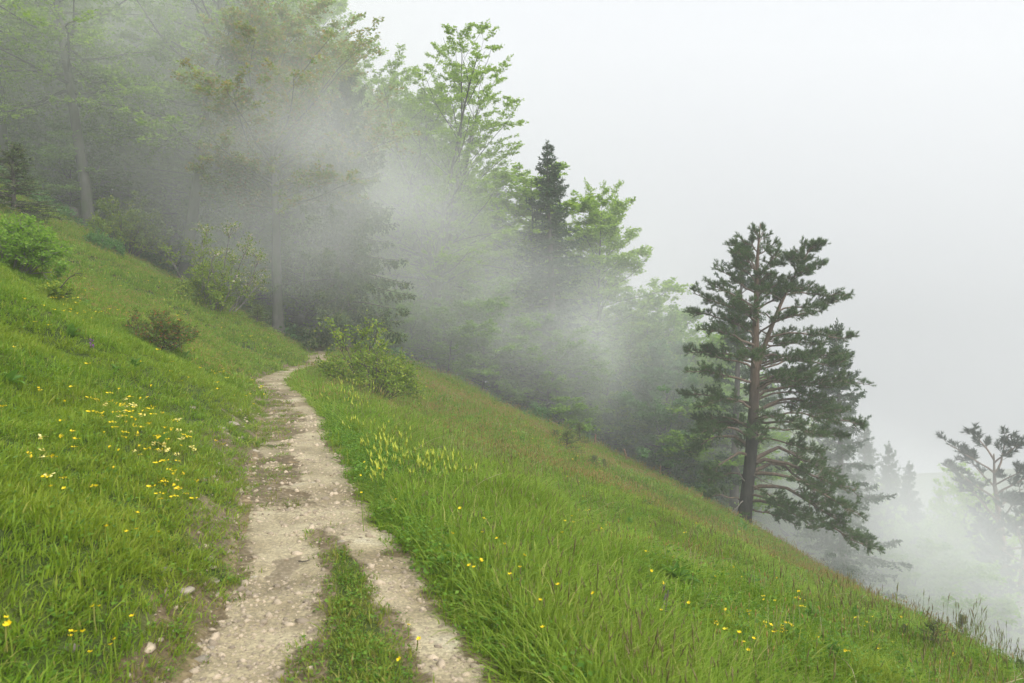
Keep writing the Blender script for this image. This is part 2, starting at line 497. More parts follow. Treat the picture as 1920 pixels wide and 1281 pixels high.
M['ground'] = ground_mat()
M['path'] = path_mat()
M['pebble'] = stone_mat('pebble', (.27, .20, .125), (.50, .42, .31), 20)
M['stone'] = stone_mat('stone', (.15, .125, .09), (.38, .33, .25), 9)
M['orange_paint'] = stone_mat('orange_paint', (.65, .16, .03), (.75, .22, .05), 8)

# ------------------------------------------------------------------ terrain: a hillside falling to the right, the path contours it
PATH_ROWS = [  # distance, and left edge, median left, median right, right edge as columns of the photo; height of the path
    (1.0, 150, 560, 1150, 1300, 0), (3.02, 290, 560, 850, 985, 0), (3.55, 370, 560, 800, 915, 0), (4.17, 420, 578, 742, 835, 0), (5.26, 455, 604, 690, 760, 0),
    (6.05, 472, 612, 650, 700, 0), (6.45, 478, 628, 630, 685, 0), (8.06, 472, 545, 562, 648, 0), (9.68, 490, 548, 568, 630, 0),
    (12.1, 500, 548, 568, 606, 0), (15.1, 500, 537, 553, 585, 0), (17.3, 495, 528, 541, 566, 0), (20.0, 466, 500, 506, 537, 0),
    (23.0, 497, 520, 524, 548, 0), (26.5, 535, 552, 556, 576, -.02), (30.0, 578, 596, 600, 618, -.03), (36.0, 572, 592, 596, 616, .17), (42.0, 562, 584, 588, 610, .50)]
PY = np.array([r[0] for r in PATH_ROWS])
PX = np.array([[(c - 960) / FPX * r[0] for c in r[1:5]] for r in PATH_ROWS])
_c = (PX[:, 0] + PX[:, 3]) / 2
YC = np.concatenate([[-60, -20, -5], PY, [50, 60, 80, 120, 400]])
XC = np.concatenate([[18, 6, 1.6], _c, [-14.5, -18.5, -25, -36, -110]])
ZC = np.concatenate([[0, 0, 0], [r[5] for r in PATH_ROWS], [.7, .9, 1.2, 1.6, 2]])
_yy = np.arange(-60, 400, .1)
_k = np.hanning(15); _k /= _k.sum()
_xs = np.convolve(np.pad(np.interp(_yy, YC, XC), 7, 'edge'), _k, 'valid')
_zs = np.convolve(np.pad(np.interp(_yy, YC, ZC), 7, 'edge'), _k, 'valid')


def xp(y): return np.interp(y, _yy, _xs)
def edge(y, k): return np.interp(y, PY, PX[:, k])


def half(y): return np.interp(y, PY, (PX[:, 3] - PX[:, 0]) / 2)


PUD = ((548 - 960) / FPX * 5.25, 5.25)


def ground(x, y):
    x = np.asarray(x, float); y = np.asarray(y, float)
    t = x - xp(y)
    h = np.maximum(half(y), .35) + .08
    z = np.interp(y, _yy, _zs)
    a = np.maximum(-t - h, 0)          # uphill distance from the path's edge
    b = np.maximum(t - h, 0)
    up = .49 * a + .0030 * a ** 2 + .22 * (1 - np.exp(-a / .55)) * 1.0 - .11 * (1 - np.exp(-a / 2.5))
    up = np.where(a > 60, .49 * 60 + .0030 * 3600 + (a - 60) * .8, up)
    dn = .315 * b + .0063 * b ** 2 - .10 * (1 - np.exp(-b / .5))
    dn = np.where(b > 42, .315 * 42 + .0063 * 42 ** 2 + (b - 42) * .62, dn)
    far = sstep(90, 200, b)
    dn = dn * (1 - far) + far * (60 + 10 * sstep(0, 1, far)) - sstep(150, 330, b) * 8   # valley floor, then the opposite slope
    z = z + up - dn
    off = sstep(.0, 1.5, np.abs(t) - h)
    z = z + off * ((fbm(x * .35, y * .35, 3, 3) - .5) * .6 + (fbm(x * 1.5, y * 1.5, 9, 2) - .5) * .24)
    z = z + (fbm(x * 5, y * 5, 31, 2) - .5) * .035 * (1 - .4 * off)
    # wheel-worn tracks either side of the grassy median
    med = np.exp(-((t - (edge(y, 1) + edge(y, 2)) / 2 + xp(y)) / .25) ** 2) * np.interp(y, [3, 6, 7], [.05, .03, 0])
    z = z + med * (1 - off)
    z = z - .035 * np.exp(-((x - PUD[0]) / .17) ** 2 - ((y - PUD[1]) / .42) ** 2)      # hollow that holds the puddle
    return z


def at_depth(px, D):
    x = (px - 960) / FPX * D
    return np.array([x, D, float(ground(x, D))])


def on_ground(px, py, dmin=2.0, dmax=70):
    """where the line of sight through a point of the photo meets the hillside"""
    D = np.concatenate([np.arange(dmin, 20, .02), np.arange(20, dmax, .1)])
    x = (px - 960) / FPX * D; z = EYE + (HORIZON - py) / FPX * D
    g = ground(x, D)
    hit = np.nonzero(z <= g)[0]
    i = hit[0] if len(hit) else int(np.argmin(np.abs(z - g)))
    return np.array([x[i], D[i], g[i]])


def bare(x, y):
    """0 = closed grass, 1 = bare gravel"""
    wob = (fbm(x * 2.2, y * 2.2, 5, 3) - .5) * np.interp(y, [3, 20, 28, 40], [.36, .32, .12, .10]) + (fbm(x * 9, y * 9, 6, 2) - .5) * np.interp(y, [20, 30], [.16, .05])
    l, a, b, r = (edge(y, k) for k in range(4))
    xx = x + wob
    inside = sstep(l - .16, l + .10, xx) * (1 - sstep(r - .07, r + .09, xx))
    wm = np.interp(y, [3, 5.3, 6.1, 6.5, 7, 8, 17, 20], [1, 1, .85, .1, .3, .75, .75, .4])
    med = sstep(a - .16, a + .12, xx) * (1 - sstep(b - .09, b + .09, xx)) * wm
    left = (1 - sstep(a - .05, a + .12, xx)) * np.interp(y, [6.2, 7.2, 8.5, 18, 22], [0, .8, 1, 1, .5])   # half-overgrown left track further on
    tuft = sstep(.27, .48, fbm(x * 2.6, y * 2.6, 77, 3))
    return np.clip(inside * (1 - np.maximum(med * np.where(y < 6.3, 1.0, .4 + .6 * tuft), left * tuft)), 0, 1)


def worn_soil(x, y):
    """earth rubbed open along the path's edges, 0..1"""
    l, r = edge(y, 0), edge(y, 3)
    d = np.maximum(l - x, 0) / np.interp(y, [3, 8, 16, 24], [.20, .45, .42, .2]) + np.maximum(x - r, 0) / .12
    n = fbm(x * 1.8, y * 1.8, 43, 3)
    a, b = edge(y, 1), edge(y, 2)
    med = sstep(a + .02, a + .16, x) * (1 - sstep(b - .12, b - .02, x)) * np.interp(y, [5.5, 6.4], [1, 0])
    return np.clip(np.exp(-d * d) * sstep(.36, .70, n + .25 * np.exp(-(d * 2.5) ** 2)), 0, 1) * (1 - med) * (y < 45)


def grid_mesh(name, a, y, xfun, mat, zoff=0.0):
    A, Y = np.meshgrid(a, y)
    X = xfun(A, Y)
    Z = ground(X, Y) + zoff
    na, ny = len(a), len(y)
    i = np.arange(ny - 1)[:, None] * na + np.arange(na - 1)[None]
    f = np.stack([i, i + 1, i + na + 1, i + na], -1).reshape(-1, 4)
    mb = MB(); mb.add(np.stack([X, Y, Z], -1).reshape(-1, 3), f)
    return mb, X, Y


def spaced(start, stop, s0, g):
    out = [start]; s = s0
    while out[-1] < stop:
        out.append(out[-1] + s); s *= g
    return np.array(out)


pos = spaced(0, 330, .07, 1.040)
neg = -spaced(0, 150, .07, 1.044)[1:][::-1]
ya = np.concatenate([-spaced(0, 45, .25, 1.09)[1:][::-1], spaced(0, 330, .055, 1.0165)])
mb, _, _ = grid_mesh('ground', np.concatenate([neg, pos]), ya, lambda A, Y: xp(Y) + A, M['ground'])
gme = mb.mesh('ground', M['ground'])
gco = np.concatenate(mb.v)
wat = gme.attributes.new('worn', 'FLOAT', 'POINT'); wat.data.foreach_set('value', worn_soil(gco[:, 0], gco[:, 1]).astype(np.float32))
tag(link('ground', gme), 'steep green hillside meadow falling to the right', kind='structure')

# the path: a gravel sheet that dives under the turf where grass takes over
A = np.linspace(0, 1, 84); Yp = spaced(.6, 43, .035, 1.0105)
AA, YY = np.meshgrid(A, Yp)
Lx, Rx = edge(YY, 0) - np.interp(YY, [3, 8, 16, 30], [.55, .75, .7, .3]), edge(YY, 3) + np.interp(YY, [3, 30], [.35, .25])
XX = Lx + (Rx - Lx) * AA
bb = bare(XX, YY)
ws = np.maximum(bb, worn_soil(XX, YY))
ZZ = ground(XX, YY) + .006 * sstep(.02, .3, ws) + .006 * bb - .06 * (1 - sstep(.0, .06, ws)) - .004
i = np.arange(len(Yp) - 1)[:, None] * len(A) + np.arange(len(A) - 1)[None]
mb = MB(); mb.add(np.stack([XX, YY, ZZ], -1).reshape(-1, 3), np.stack([i, i + 1, i + len(A) + 1, i + len(A)], -1).reshape(-1, 4))
pme = mb.mesh('path', M['path'])
pat = pme.attributes.new('gravel', 'FLOAT', 'POINT'); pat.data.foreach_set('value', bb.reshape(-1).astype(np.float32))
tag(link('path', pme), 'pale limestone gravel footpath winding along the hillside', kind='structure')


# ------------------------------------------------------------------ grass and gravel (uncountable: scattered as stuff)
def blades(mb, n, rad, hmin, hmax, w, lean, rng, mat=0, curl=.5):
    a = rng.uniform(0, 2 * np.pi, n); r = rad * np.sqrt(rng.random(n))
    base = np.stack([np.cos(a) * r, np.sin(a) * r, np.full(n, -.03)], -1)
    az = a + rng.normal(size=n) * .9
    out = np.stack([np.cos(az), np.sin(az), np.zeros(n)], -1)
    side = np.stack([-np.sin(az), np.cos(az), np.zeros(n)], -1)
    h = rng.uniform(hmin, hmax, n)[:, None]; ln = (rng.random(n) ** 1.3 * lean)[:, None]
    ws = (w * rng.uniform(.6, 1.3, n))[:, None]
    rows = []
    for k, (f, wf) in enumerate(((0, .8), (.45, 1.0), (.8, .6))):
        c = base + np.array([0, 0, 1]) * h * (f - curl * .35 * ln * f ** 2.5) + out * h * ln * f ** 1.8
        rows += [c - side * ws * wf * .5, c + side * ws * wf * .5]
    tip = base + np.array([0, 0, 1]) * h * (1 - curl * .55 * ln) + out * h * ln * 1.15
    V = np.stack(rows + [tip], 1).reshape(-1, 3)
    b = np.arange(n)[:, None] * 7
    mb.add(V, np.concatenate([b + np.array([[0, 1, 3, 2]]), b + np.array([[2, 3, 5, 4]])]), mat)
    mb.fi.append((np.concatenate([b + np.array([[4, 5, 6]])]) + mb.n - len(V)).reshape(-1))
    mb.fs.append(np.full(n, 3)); mb.fm.append(np.full(n, mat))


def stalks(mb, n, rad, hmin, hmax, rng, stem=0, head=1, hl=.07, hw=.012):
    a = rng.uniform(0, 6.28, n); r = rad * np.sqrt(rng.random(n))
    P = np.stack([np.cos(a) * r, np.sin(a) * r, np.zeros(n)], -1)
    D = norm(np.stack([rng.normal(size=n) * .12, rng.normal(size=n) * .12, np.ones(n)], -1))
    L = rng.uniform(hmin, hmax, n)
    prisms(mb, P, D, L, .0022, .0014, stem)
    T = P + D * L[:, None]
    prisms(mb, T, D + rng.normal(size=(n, 3)) * .1, np.full(n, hl * .5), .002, hw * .5, head)
    prisms(mb, T + D * hl * .5, D + rng.normal(size=(n, 3)) * .1, np.full(n, hl * .6), hw * .5, .001, head)


def leaflets(mb, n, rad, h, size, rng, mat=0, tilt=.5):
    a = rng.uniform(0, 6.28, n); r = rad * np.sqrt(rng.random(n))
    P = np.stack([np.cos(a) * r, np.sin(a) * r, rng.uniform(min(.01, h * .3), h, n)], -1)
    Ax = np.stack([rng.normal(size=n), rng.normal(size=n), rng.normal(size=n) * .4 + .1], -1)
    N = np.stack([rng.normal(size=n) * tilt, rng.normal(size=n) * tilt, np.ones(n)], -1)
    s = size * rng.uniform(.6, 1.3, n)
    quads(mb, P, Ax, N, s, s * .62, mat, .5, .12)


def proto_set(title, makers, mats):
    c = bpy.data.collections.new(title)
    for k, fn in enumerate(makers):
        mb = MB(); fn(mb, np.random.default_rng(100 + k))
        o = bpy.data.objects.new(f'{title}_{k:02d}', mb.mesh(f'{title}_{k:02d}', mats, smooth=False))
        c.objects.link(o)
    return c


def scatter(name, coll, P, rot, scl, pid, label):
    me = bpy.data.meshes.new(name)
    n = len(P)
    me.vertices.add(n); me.vertices.foreach_set('co', np.asarray(P, np.float32).reshape(-1))
    for nm, tp, dat, key in (('rot', 'FLOAT_VECTOR', rot, 'vector'), ('scl', 'FLOAT_VECTOR', scl, 'vector'), ('pid', 'INT', pid, 'value')):
        at = me.attributes.new(nm, tp, 'POINT')
        at.data.foreach_set(key, np.asarray(dat, np.int32 if tp == 'INT' else np.float32).reshape(-1))
    o = link(name, me)
    ng = bpy.data.node_groups.new(name, 'GeometryNodeTree')
    ng.interface.new_socket('Geometry', in_out='INPUT', socket_type='NodeSocketGeometry')
    ng.interface.new_socket('Geometry', in_out='OUTPUT', socket_type='NodeSocketGeometry')
    gi, go = ng.nodes.new('NodeGroupInput'), ng.nodes.new('NodeGroupOutput')
    ins = ng.nodes.new('GeometryNodeInstanceOnPoints')
    ci = ng.nodes.new('GeometryNodeCollectionInfo')
    ci.inputs[0].default_value = coll
    ci.inputs['Separate Children'].default_value = True
    ci.inputs['Reset Children'].default_value = True
    ins.inputs['Pick Instance'].default_value = True

    def na(nm, tp):
        k = ng.nodes.new('GeometryNodeInputNamedAttribute'); k.data_type = tp; k.inputs[0].default_value = nm
        return k.outputs['Attribute']
    ng.links.new(gi.outputs[0], ins.inputs['Points'])
    ng.links.new(ci.outputs[0], ins.inputs['Instance'])
    ng.links.new(na('pid', 'INT'), ins.inputs['Instance Index'])
    ng.links.new(na('rot', 'FLOAT_VECTOR'), ins.inputs['Rotation'])
    ng.links.new(na('scl', 'FLOAT_VECTOR'), ins.inputs['Scale'])
    ng.links.new(ins.outputs[0], go.inputs[0])
    md = o.modifiers.new('scatter', 'NODES'); md.node_group = ng
    return tag(o, label, kind='stuff')


def field(rng, y0, y1, dens, mx=1.6):
    """random spots in the wedge the camera looks into, with a margin"""
    xw = .70 * y1 + mx
    n = int(dens * (y1 - y0) * 2 * xw)
    y = rng.uniform(y0, y1, n); x = rng.uniform(-xw, xw, n)
    k = np.abs(x) < .70 * y + mx
    return x[k], y[k]


# (from, to, clumps per square metre, size)
BANDS = [(1.6, 5, 430, 1.0), (5, 9, 280, 1.05), (9, 15, 150, 1.3), (15, 24, 70, 1.7), (24, 38, 34, 2.3), (38, 62, 13, 3.2)]
gr = np.random.default_rng(21)
GX, GY, GS = [], [], []
for y0, y1, de, s in BANDS:
    x, y = field(gr, y0, y1, de); GX.append(x); GY.append(y); GS.append(np.full(len(x), s))
GX, GY, GS = map(np.concatenate, (GX, GY, GS))
GT = GX - xp(GY)
GB = bare(GX, GY)
GZ = ground(GX, GY)
hw = half(GY)
worn = np.exp(-np.maximum(-GT - hw, 0) / np.interp(GY, [3, 8, 16, 25], [.3, .6, .6, .3])) * (GT < 0)      # trodden turf along the left edge
on_path = (np.abs(GT) < hw + .05)
keep = gr.random(len(GX)) > np.clip(GB * 1.4 - .05, 0, 1) ** .6
thin = worn * sstep(.40, .62, fbm(GX * 1.6, GY * 1.6, 41, 3)) * .85
thin = np.where(on_path, 0, thin)
keep &= gr.random(len(GX)) > np.maximum(thin, worn_soil(GX, GY) * .7)
right = sstep(.05, .5, GT - hw)
tall = right * (.25 + .95 * np.exp(-((GT - hw - 1.0) / 1.7) ** 2)) * (.35 + 1.2 * sstep(.3, .7, fbm(GX * .7, GY * .7, 51, 3)))
shortf = (1 - right)
GH = np.where(on_path, np.where(GY < 6.3, .95, .85), (1 - .5 * worn) * (.45 + 1.0 * fbm(GX * 1.1, GY * 1.1, 61, 3) ** 1.3))
dist = GY

turf_c = proto_set('turf_clump', [
    (lambda m, r, k=k: (blades(m, 26, .075, .025, .075, .0055, 1.1, r), leaflets(m, 7 if k % 2 else 3, .07, .03, .02, r, 1))) for k in range(6)], [M['turf'], M['herb']])
meadow_c = proto_set('meadow_clump', [
    (lambda m, r, k=k: (blades(m, 28, .085, .045, .135, .0058, 1.0, r), leaflets(m, 9 if k % 2 else 4, .085, .05, .022, r, 1))) for k in range(6)], [M['grass'], M['herb']])
tall_c = proto_set('tall_clump', [
    (lambda m, r, k=k: (blades(m, 24, .085, .12, .36, .0075, .85, r), stalks(m, 1 if k % 3 == 0 else 0, .06, .28, .42, r, 0, 1, .05, .007))) for k in range(6)], [M['tall_grass'], M['seed_head']])
far_c = proto_set('far_clump', [
    (lambda m, r, k=k: (blades(m, 40, .11, .05, .12, .010, .9, r), leaflets(m, 3, .10, .08, .05, r, 1), stalks(m, 2 if k % 3 else 0, .09, .10, .17, r, 0, 2, .03, .008))) for k in range(6)], [M['tall_grass'], M['herb'], M['red_seed']])


def put(name, coll, sel, label, sx, sz, nproto=6, tilt=.12):
    n = int(sel.sum())
    rot = np.stack([gr.normal(size=n) * tilt, gr.normal(size=n) * tilt + .10, gr.uniform(0, 6.28, n)], -1)
    j = gr.uniform(.75, 1.3, n)
    s = np.stack([sx[sel] * j, sx[sel] * j, sz[sel] * j], -1)
    return scatter(name, coll, np.stack([GX[sel], GY[sel], GZ[sel]], -1), rot, s, gr.integers(0, nproto, n), label)


pick = gr.random(len(GX))
is_turf = keep & (on_path | (pick < worn * .95)) & (dist < 24)
is_tall = keep & ~is_turf & (pick < np.clip(tall * 1.1, 0, .92)) & (dist < 24)
is_far = keep & ~is_turf & ~is_tall & (dist >= 15) & (gr.random(len(GX)) < .8)
is_mead = keep & ~is_turf & ~is_tall & ~is_far
put('trodden_turf', turf_c, is_turf, 'short trodden turf on and beside the gravel path', GS, GS * np.clip(GH, .4, 1) * .8)
put('meadow_grass', meadow_c, is_mead, 'short green meadow grass with small herbs on the bank', GS, GS ** .35 * np.where(right > .5, .7 + .8 * fbm(GX * .9, GY * .9, 52, 3), GH * np.interp(GY, [3, 9, 16], [.62, .75, 1])))
put('tall_grass', tall_c, is_tall, 'tall seeding grass along the right side of the path', GS, GS ** .2 * np.clip(tall * .60, .28, .78))
put('distant_grass', far_c, is_far, 'meadow grass on the further hillside', GS * .95, GS ** .45 * (.8 + .5 * right))

# leafy herbs between the grasses, thick along the right edge of the path
hx, hy = field(gr, 1.8, 14, 60)
ht = hx - xp(hy); hh = half(hy)
den = np.where(ht > 0, np.exp(-((ht - hh - .45) / .55) ** 2) * .95 + .32, .62 * sstep(.35, .62, fbm(hx * 1.4, hy * 1.4, 71, 3))) * (bare(hx, hy) < .1) * (np.abs(ht) > hh - .05)
k = gr.random(len(hx)) < den
hx, hy = hx[k], hy[k]
herb_c = proto_set('herb_clump', [(lambda m, r, k=k: (leaflets(m, 64, .11, .15, .024, r, 0, .6), blades(m, 6, .08, .08, .2, .006, .8, r, 1))) for k in range(5)], [M['herb'], M['grass']])
n = len(hx)
hs = gr.uniform(.6, 1.35, n) * np.where(hx - xp(hy) > 0, 1.1, .42)
scatter('meadow_herbs', herb_c, np.stack([hx, hy, ground(hx, hy) - .01], -1), np.stack([gr.normal(size=n) * .15, gr.normal(size=n) * .15, gr.uniform(0, 6.28, n)], -1),
        np.stack([hs, hs, hs], -1), gr.integers(0, 5, n), 'low leafy herbs and clover between the grasses')

# seed stalks of taller grasses and dry straw on the right-hand slope
sx_, sy_ = field(gr, 3, 30, 9)
st = sx_ - xp(sy_)
k = (st > half(sy_) + .35) & (gr.random(len(sx_)) < np.where(sy_ < 14, .9, .45) * sstep(.35, .6, fbm(sx_ * .5, sy_ * .5, 81, 2)))
sx_, sy_ = sx_[k], sy_[k]; n = len(sx_)
stalk_c = proto_set('seed_stalk', [(lambda m, r: stalks(m, 5, .12, .35, .62, r, 0, 1, .09, .012)) for k in range(4)], [M['tall_grass'], M['seed_head']])
s = gr.uniform(.55, 1.0, n)
scatter('seed_stalks', stalk_c, np.stack([sx_, sy_, ground(sx_, sy_)], -1), np.stack([gr.normal(size=n) * .12, gr.normal(size=n) * .1 + .12, gr.uniform(0, 6.28, n)], -1),
        np.stack([s, s, s], -1), gr.integers(0, 4, n), 'thin brown seed stalks rising above the grass')


# reddish sorrel and grass heads that tint the right-hand slope
qx, qy = field(gr, 5, 34, 8)
qt = qx - xp(qy)
k = (qt > half(qy) + 1.0) & (gr.random(len(qx)) < sstep(.36, .66, fbm(qx * .45, qy * .45, 83, 3)))
qx, qy = qx[k], qy[k]; n = len(qx)
sor_c = proto_set('sorrel', [(lambda m, r: stalks(m, 5, .12, .14, .27, r, 0, 1, .035, .010)) for k in range(4)], [M['straw'], M['red_seed']])
s = gr.uniform(.7, 1.2, n) * np.interp(qy, [5, 15, 34], [1, 1.1, 1.5])
scatter('sorrel_heads', sor_c, np.stack([qx, qy, ground(qx, qy)], -1), np.stack([gr.normal(size=n) * .12, gr.normal(size=n) * .1 + .1, gr.uniform(0, 6.28, n)], -1),
        np.stack([s, s, s], -1), gr.integers(0, 4, n), 'small reddish seed heads dotted over the right meadow')


def straw(m, r):
    p = walk((0, 0, 0), (r.normal() * .8, r.normal() * .8, .8), r.uniform(.5, .9), 6, r, .05, (r.normal() * .7, r.normal() * .7, -.9))
    tube(m, p, np.linspace(.004, .002, 7), 3)


straw_c = proto_set('straw', [lambda m, r: straw(m, r)] * 6, [M['straw']])
x_, y_ = field(gr, 3, 26, .55); k = (x_ - xp(y_) > half(y_) + .3); x_, y_ = x_[k], y_[k]; n = len(x_)
scatter('dry_straw', straw_c, np.stack([x_, y_, ground(x_, y_)], -1), np.stack([np.zeros(n), np.zeros(n), gr.uniform(0, 6.28, n)], -1),
        np.ones((n, 3)), gr.integers(0, 6, n), 'bleached dry grass stalks bent over in the meadow')


# loose gravel on the path
def pebble(m, r, n=1, flat=.6, rough=.09):
    import bmesh
    bm = bmesh.new(); bmesh.ops.create_icosphere(bm, subdivisions=n, radius=1)
    sc = r.uniform(.7, 1.3, 3) * np.array([1, .8, flat])
    for v in bm.verts:
        c = np.array(v.co)
        d = 1 + .28 * math.sin(c[0] * 3.1 + r.uniform(0, .8)) * math.sin(c[1] * 2.7 + 1) + r.normal() * rough
        v.co = Vector(c * sc * d)
    bm.verts.ensure_lookup_table()
    vv = np.array([v.co[:] for v in bm.verts]); ff = np.array([[v.index for v in f.verts] for f in bm.faces])
    bm.free()
    m.add(vv, ff)


peb_c = proto_set('pebble', [lambda m, r: pebble(m, r)] * 6, [M['pebble']])
gx, gy = [], []
for y0, y1, de in ((1.8, 5, 1500), (5, 9, 750), (9, 14, 320), (14, 22, 130)):
    yv = gr.uniform(y0, y1, int(de * (y1 - y0) * 1.8)); xv = (edge(yv, 0) + edge(yv, 3)) / 2 + gr.uniform(-.9, .9, len(yv))
    gx.append(xv); gy.append(yv)
gx, gy = np.concatenate(gx), np.concatenate(gy)
bd = bare(gx, gy)
edgy = sstep(.15, .6, bd) * (.25 + .75 * sstep(.45, .6, fbm(gx * 1.3, gy * 1.3, 91, 3)))
fringe = np.where((gx < edge(gy, 1)), .16, .04) * (np.abs(gx - edge(gy, 0)) < .5)
k = gr.random(len(gx)) < np.maximum(edgy, fringe)
gx, gy = gx[k], gy[k]; n = len(gx)
s = np.clip(gr.lognormal(math.log(.0072), .6, n), .003, .034) * np.interp(gy, [3, 10, 20], [1, 1.3, 1.8])
scatter('gravel', peb_c, np.stack([gx, gy, ground(gx, gy) + .006], -1), np.stack([gr.normal(size=n) * .3, gr.normal(size=n) * .3, gr.uniform(0, 6.28, n)], -1),
        np.stack([s, s, s], -1), gr.integers(0, 6, n), 'loose pale limestone gravel on the path')
# ------------------------------------------------------------------ trees
UP = np.array([0, 0, 1.])


def leafy(mb, S, D, L, per, rng, size, mat=0, flat=.8, ragged=.5):
    n = len(S)
    if n == 0: return
    S, D, L = np.repeat(S, per, 0), np.repeat(D, per, 0), np.repeat(L, per)
    m = len(S)
    P = S + D * (L * rng.uniform(.08, 1.08, m))[:, None] + rng.normal(size=(m, 3)) * size * .35
    side = norm(np.cross(D, UP) + 1e-6) * np.where(rng.random(m) < .5, 1, -1)[:, None]
    Ax = D * .6 + side * .8 + rng.normal(size=(m, 3)) * .3
    N = UP * flat + rng.normal(size=(m, 3)) * ragged
    s = size * rng.uniform(.65, 1.25, m)
    quads(mb, P, Ax, N, s, s * .66, mat, .48, .06)


def broadleaf(seed, H, R, r0, leafmat, barkmat=None, f0=.3, nl=34, elev=(10, 62), subs=9, twigs=7, per=13, leaf=.10, stems=0, fs=.45,
              stem_tilt=(10, 30), lean=(0, 0), bias=None, prof=None, twig_len=.34, flat=.8, trunk_n=14):
    rng = np.random.default_rng(seed)
    wood, crown = MB(), MB()
    top = H * (fs if stems else .96)
    trunk = walk((0, 0, -.35), (lean[0], lean[1], 1), top + .35, trunk_n, rng, .025, (0, 0, .06))
    f = np.linspace(0, 1, trunk_n + 1)
    rad = r0 * ((1 - f) ** .75 * .9 + .06) if not stems else r0 * (1 - .35 * f)
    rad[0] *= 1.25
    tube(wood, trunk, rad, 10, 0, .45, rng)
    axes = [(trunk, rad, f0 * H / top if not stems else .75, 0 if stems else f0)]
    for k in range(stems):
        az = k * 2.4 + rng.uniform(-.4, .4); tl = math.radians(rng.uniform(*stem_tilt))
        i = trunk_n - 1 - (k % 4)
        d = (math.cos(az) * math.sin(tl), math.sin(az) * math.sin(tl), math.cos(tl))
        ln = (H - trunk[i][2]) * rng.uniform(.86, 1.02) / max(math.cos(tl), .6)
        pth = walk(trunk[i], d, ln, 10, rng, .05, (0, 0, .18))
        rr = rad[i] * .58 * (1 - np.linspace(0, 1, 11)) ** .8 + .012
        tube(wood, pth, rr, 7, 0)
        axes.append((pth, rr, .12, fs))
    TS, TD, TL = [], [], []
    tot = sum(len(a[0]) * (1 - a[2]) for a in axes)
    g = rng.uniform(0, 6)
    for pth, rr, s0, fbase in axes:
        cnt = max(2, int(round(nl * len(pth) * (1 - s0) / tot)))
        fr = s0 + (1 - s0) * ((np.arange(cnt) + rng.uniform(.1, .9, cnt)) / cnt)
        P, T = along(pth, np.clip(fr, 0, .995))
        for j in range(cnt):
            hf = np.clip((P[j][2] / H - f0) / (1 - f0), 0, 1)
            g += 2.4 + rng.normal() * .35
            e = math.radians(elev[0] + (elev[1] - elev[0]) * hf + rng.normal() * 8)
            d = np.array([math.cos(g) * math.cos(e), math.sin(g) * math.cos(e), math.sin(e)])
            pr = prof(hf) if prof else (.45 + .75 * math.sin(math.pi * min(1, .22 + .62 * hf)) * (1 - .55 * hf ** 2))
            L = R * pr * rng.uniform(.7, 1.15)
            if stems and fbase: L *= .78
            if bias is not None:
                L *= 1 + bias[2] * (d[0] * bias[0] + d[1] * bias[1])
            L = max(L, .5)
            lp = walk(P[j], d, L, 7, rng, .09, (0, 0, .12 if hf > .3 else -.05))
            ra = min(np.interp(fr[j], np.linspace(0, 1, len(rr)), rr) * .45, .014 * L + .010)
            tube(wood, lp, np.linspace(ra, .01, 8), 5, 0)
            ns = max(3, int(subs * min(1.3, L / (R * .75))))
            SP, SD, SL = fork(lp, ns, rng, .14, (38, 66), .52 * L, .22 * L, .72)
            for q in range(ns):
                sp = walk(SP[q], SD[q], SL[q], 4, rng, .10, (0, 0, .05))
                tube(crown, sp, np.linspace(max(.005, ra * .24), .004, 5), 3, 1)
                tp, td, tl_ = fork(sp, twigs, rng, .08, (32, 62), twig_len * (.6 + .25 * SL[q]), twig_len * .6, .78)
                TS.append(tp); TD.append(td); TL.append(tl_)
    TS, TD, TL = np.concatenate(TS), np.concatenate(TD), np.concatenate(TL)
    ribbons(crown, TS, TD, TL, .006, 1)
    leafy(crown, TS, TD, TL, per, rng, leaf, 0, flat)
    bk = barkmat or M['beech_bark']
    return wood.mesh('trunk', bk), crown.mesh('crown', [leafmat, M['leaf_twig']], smooth=False)


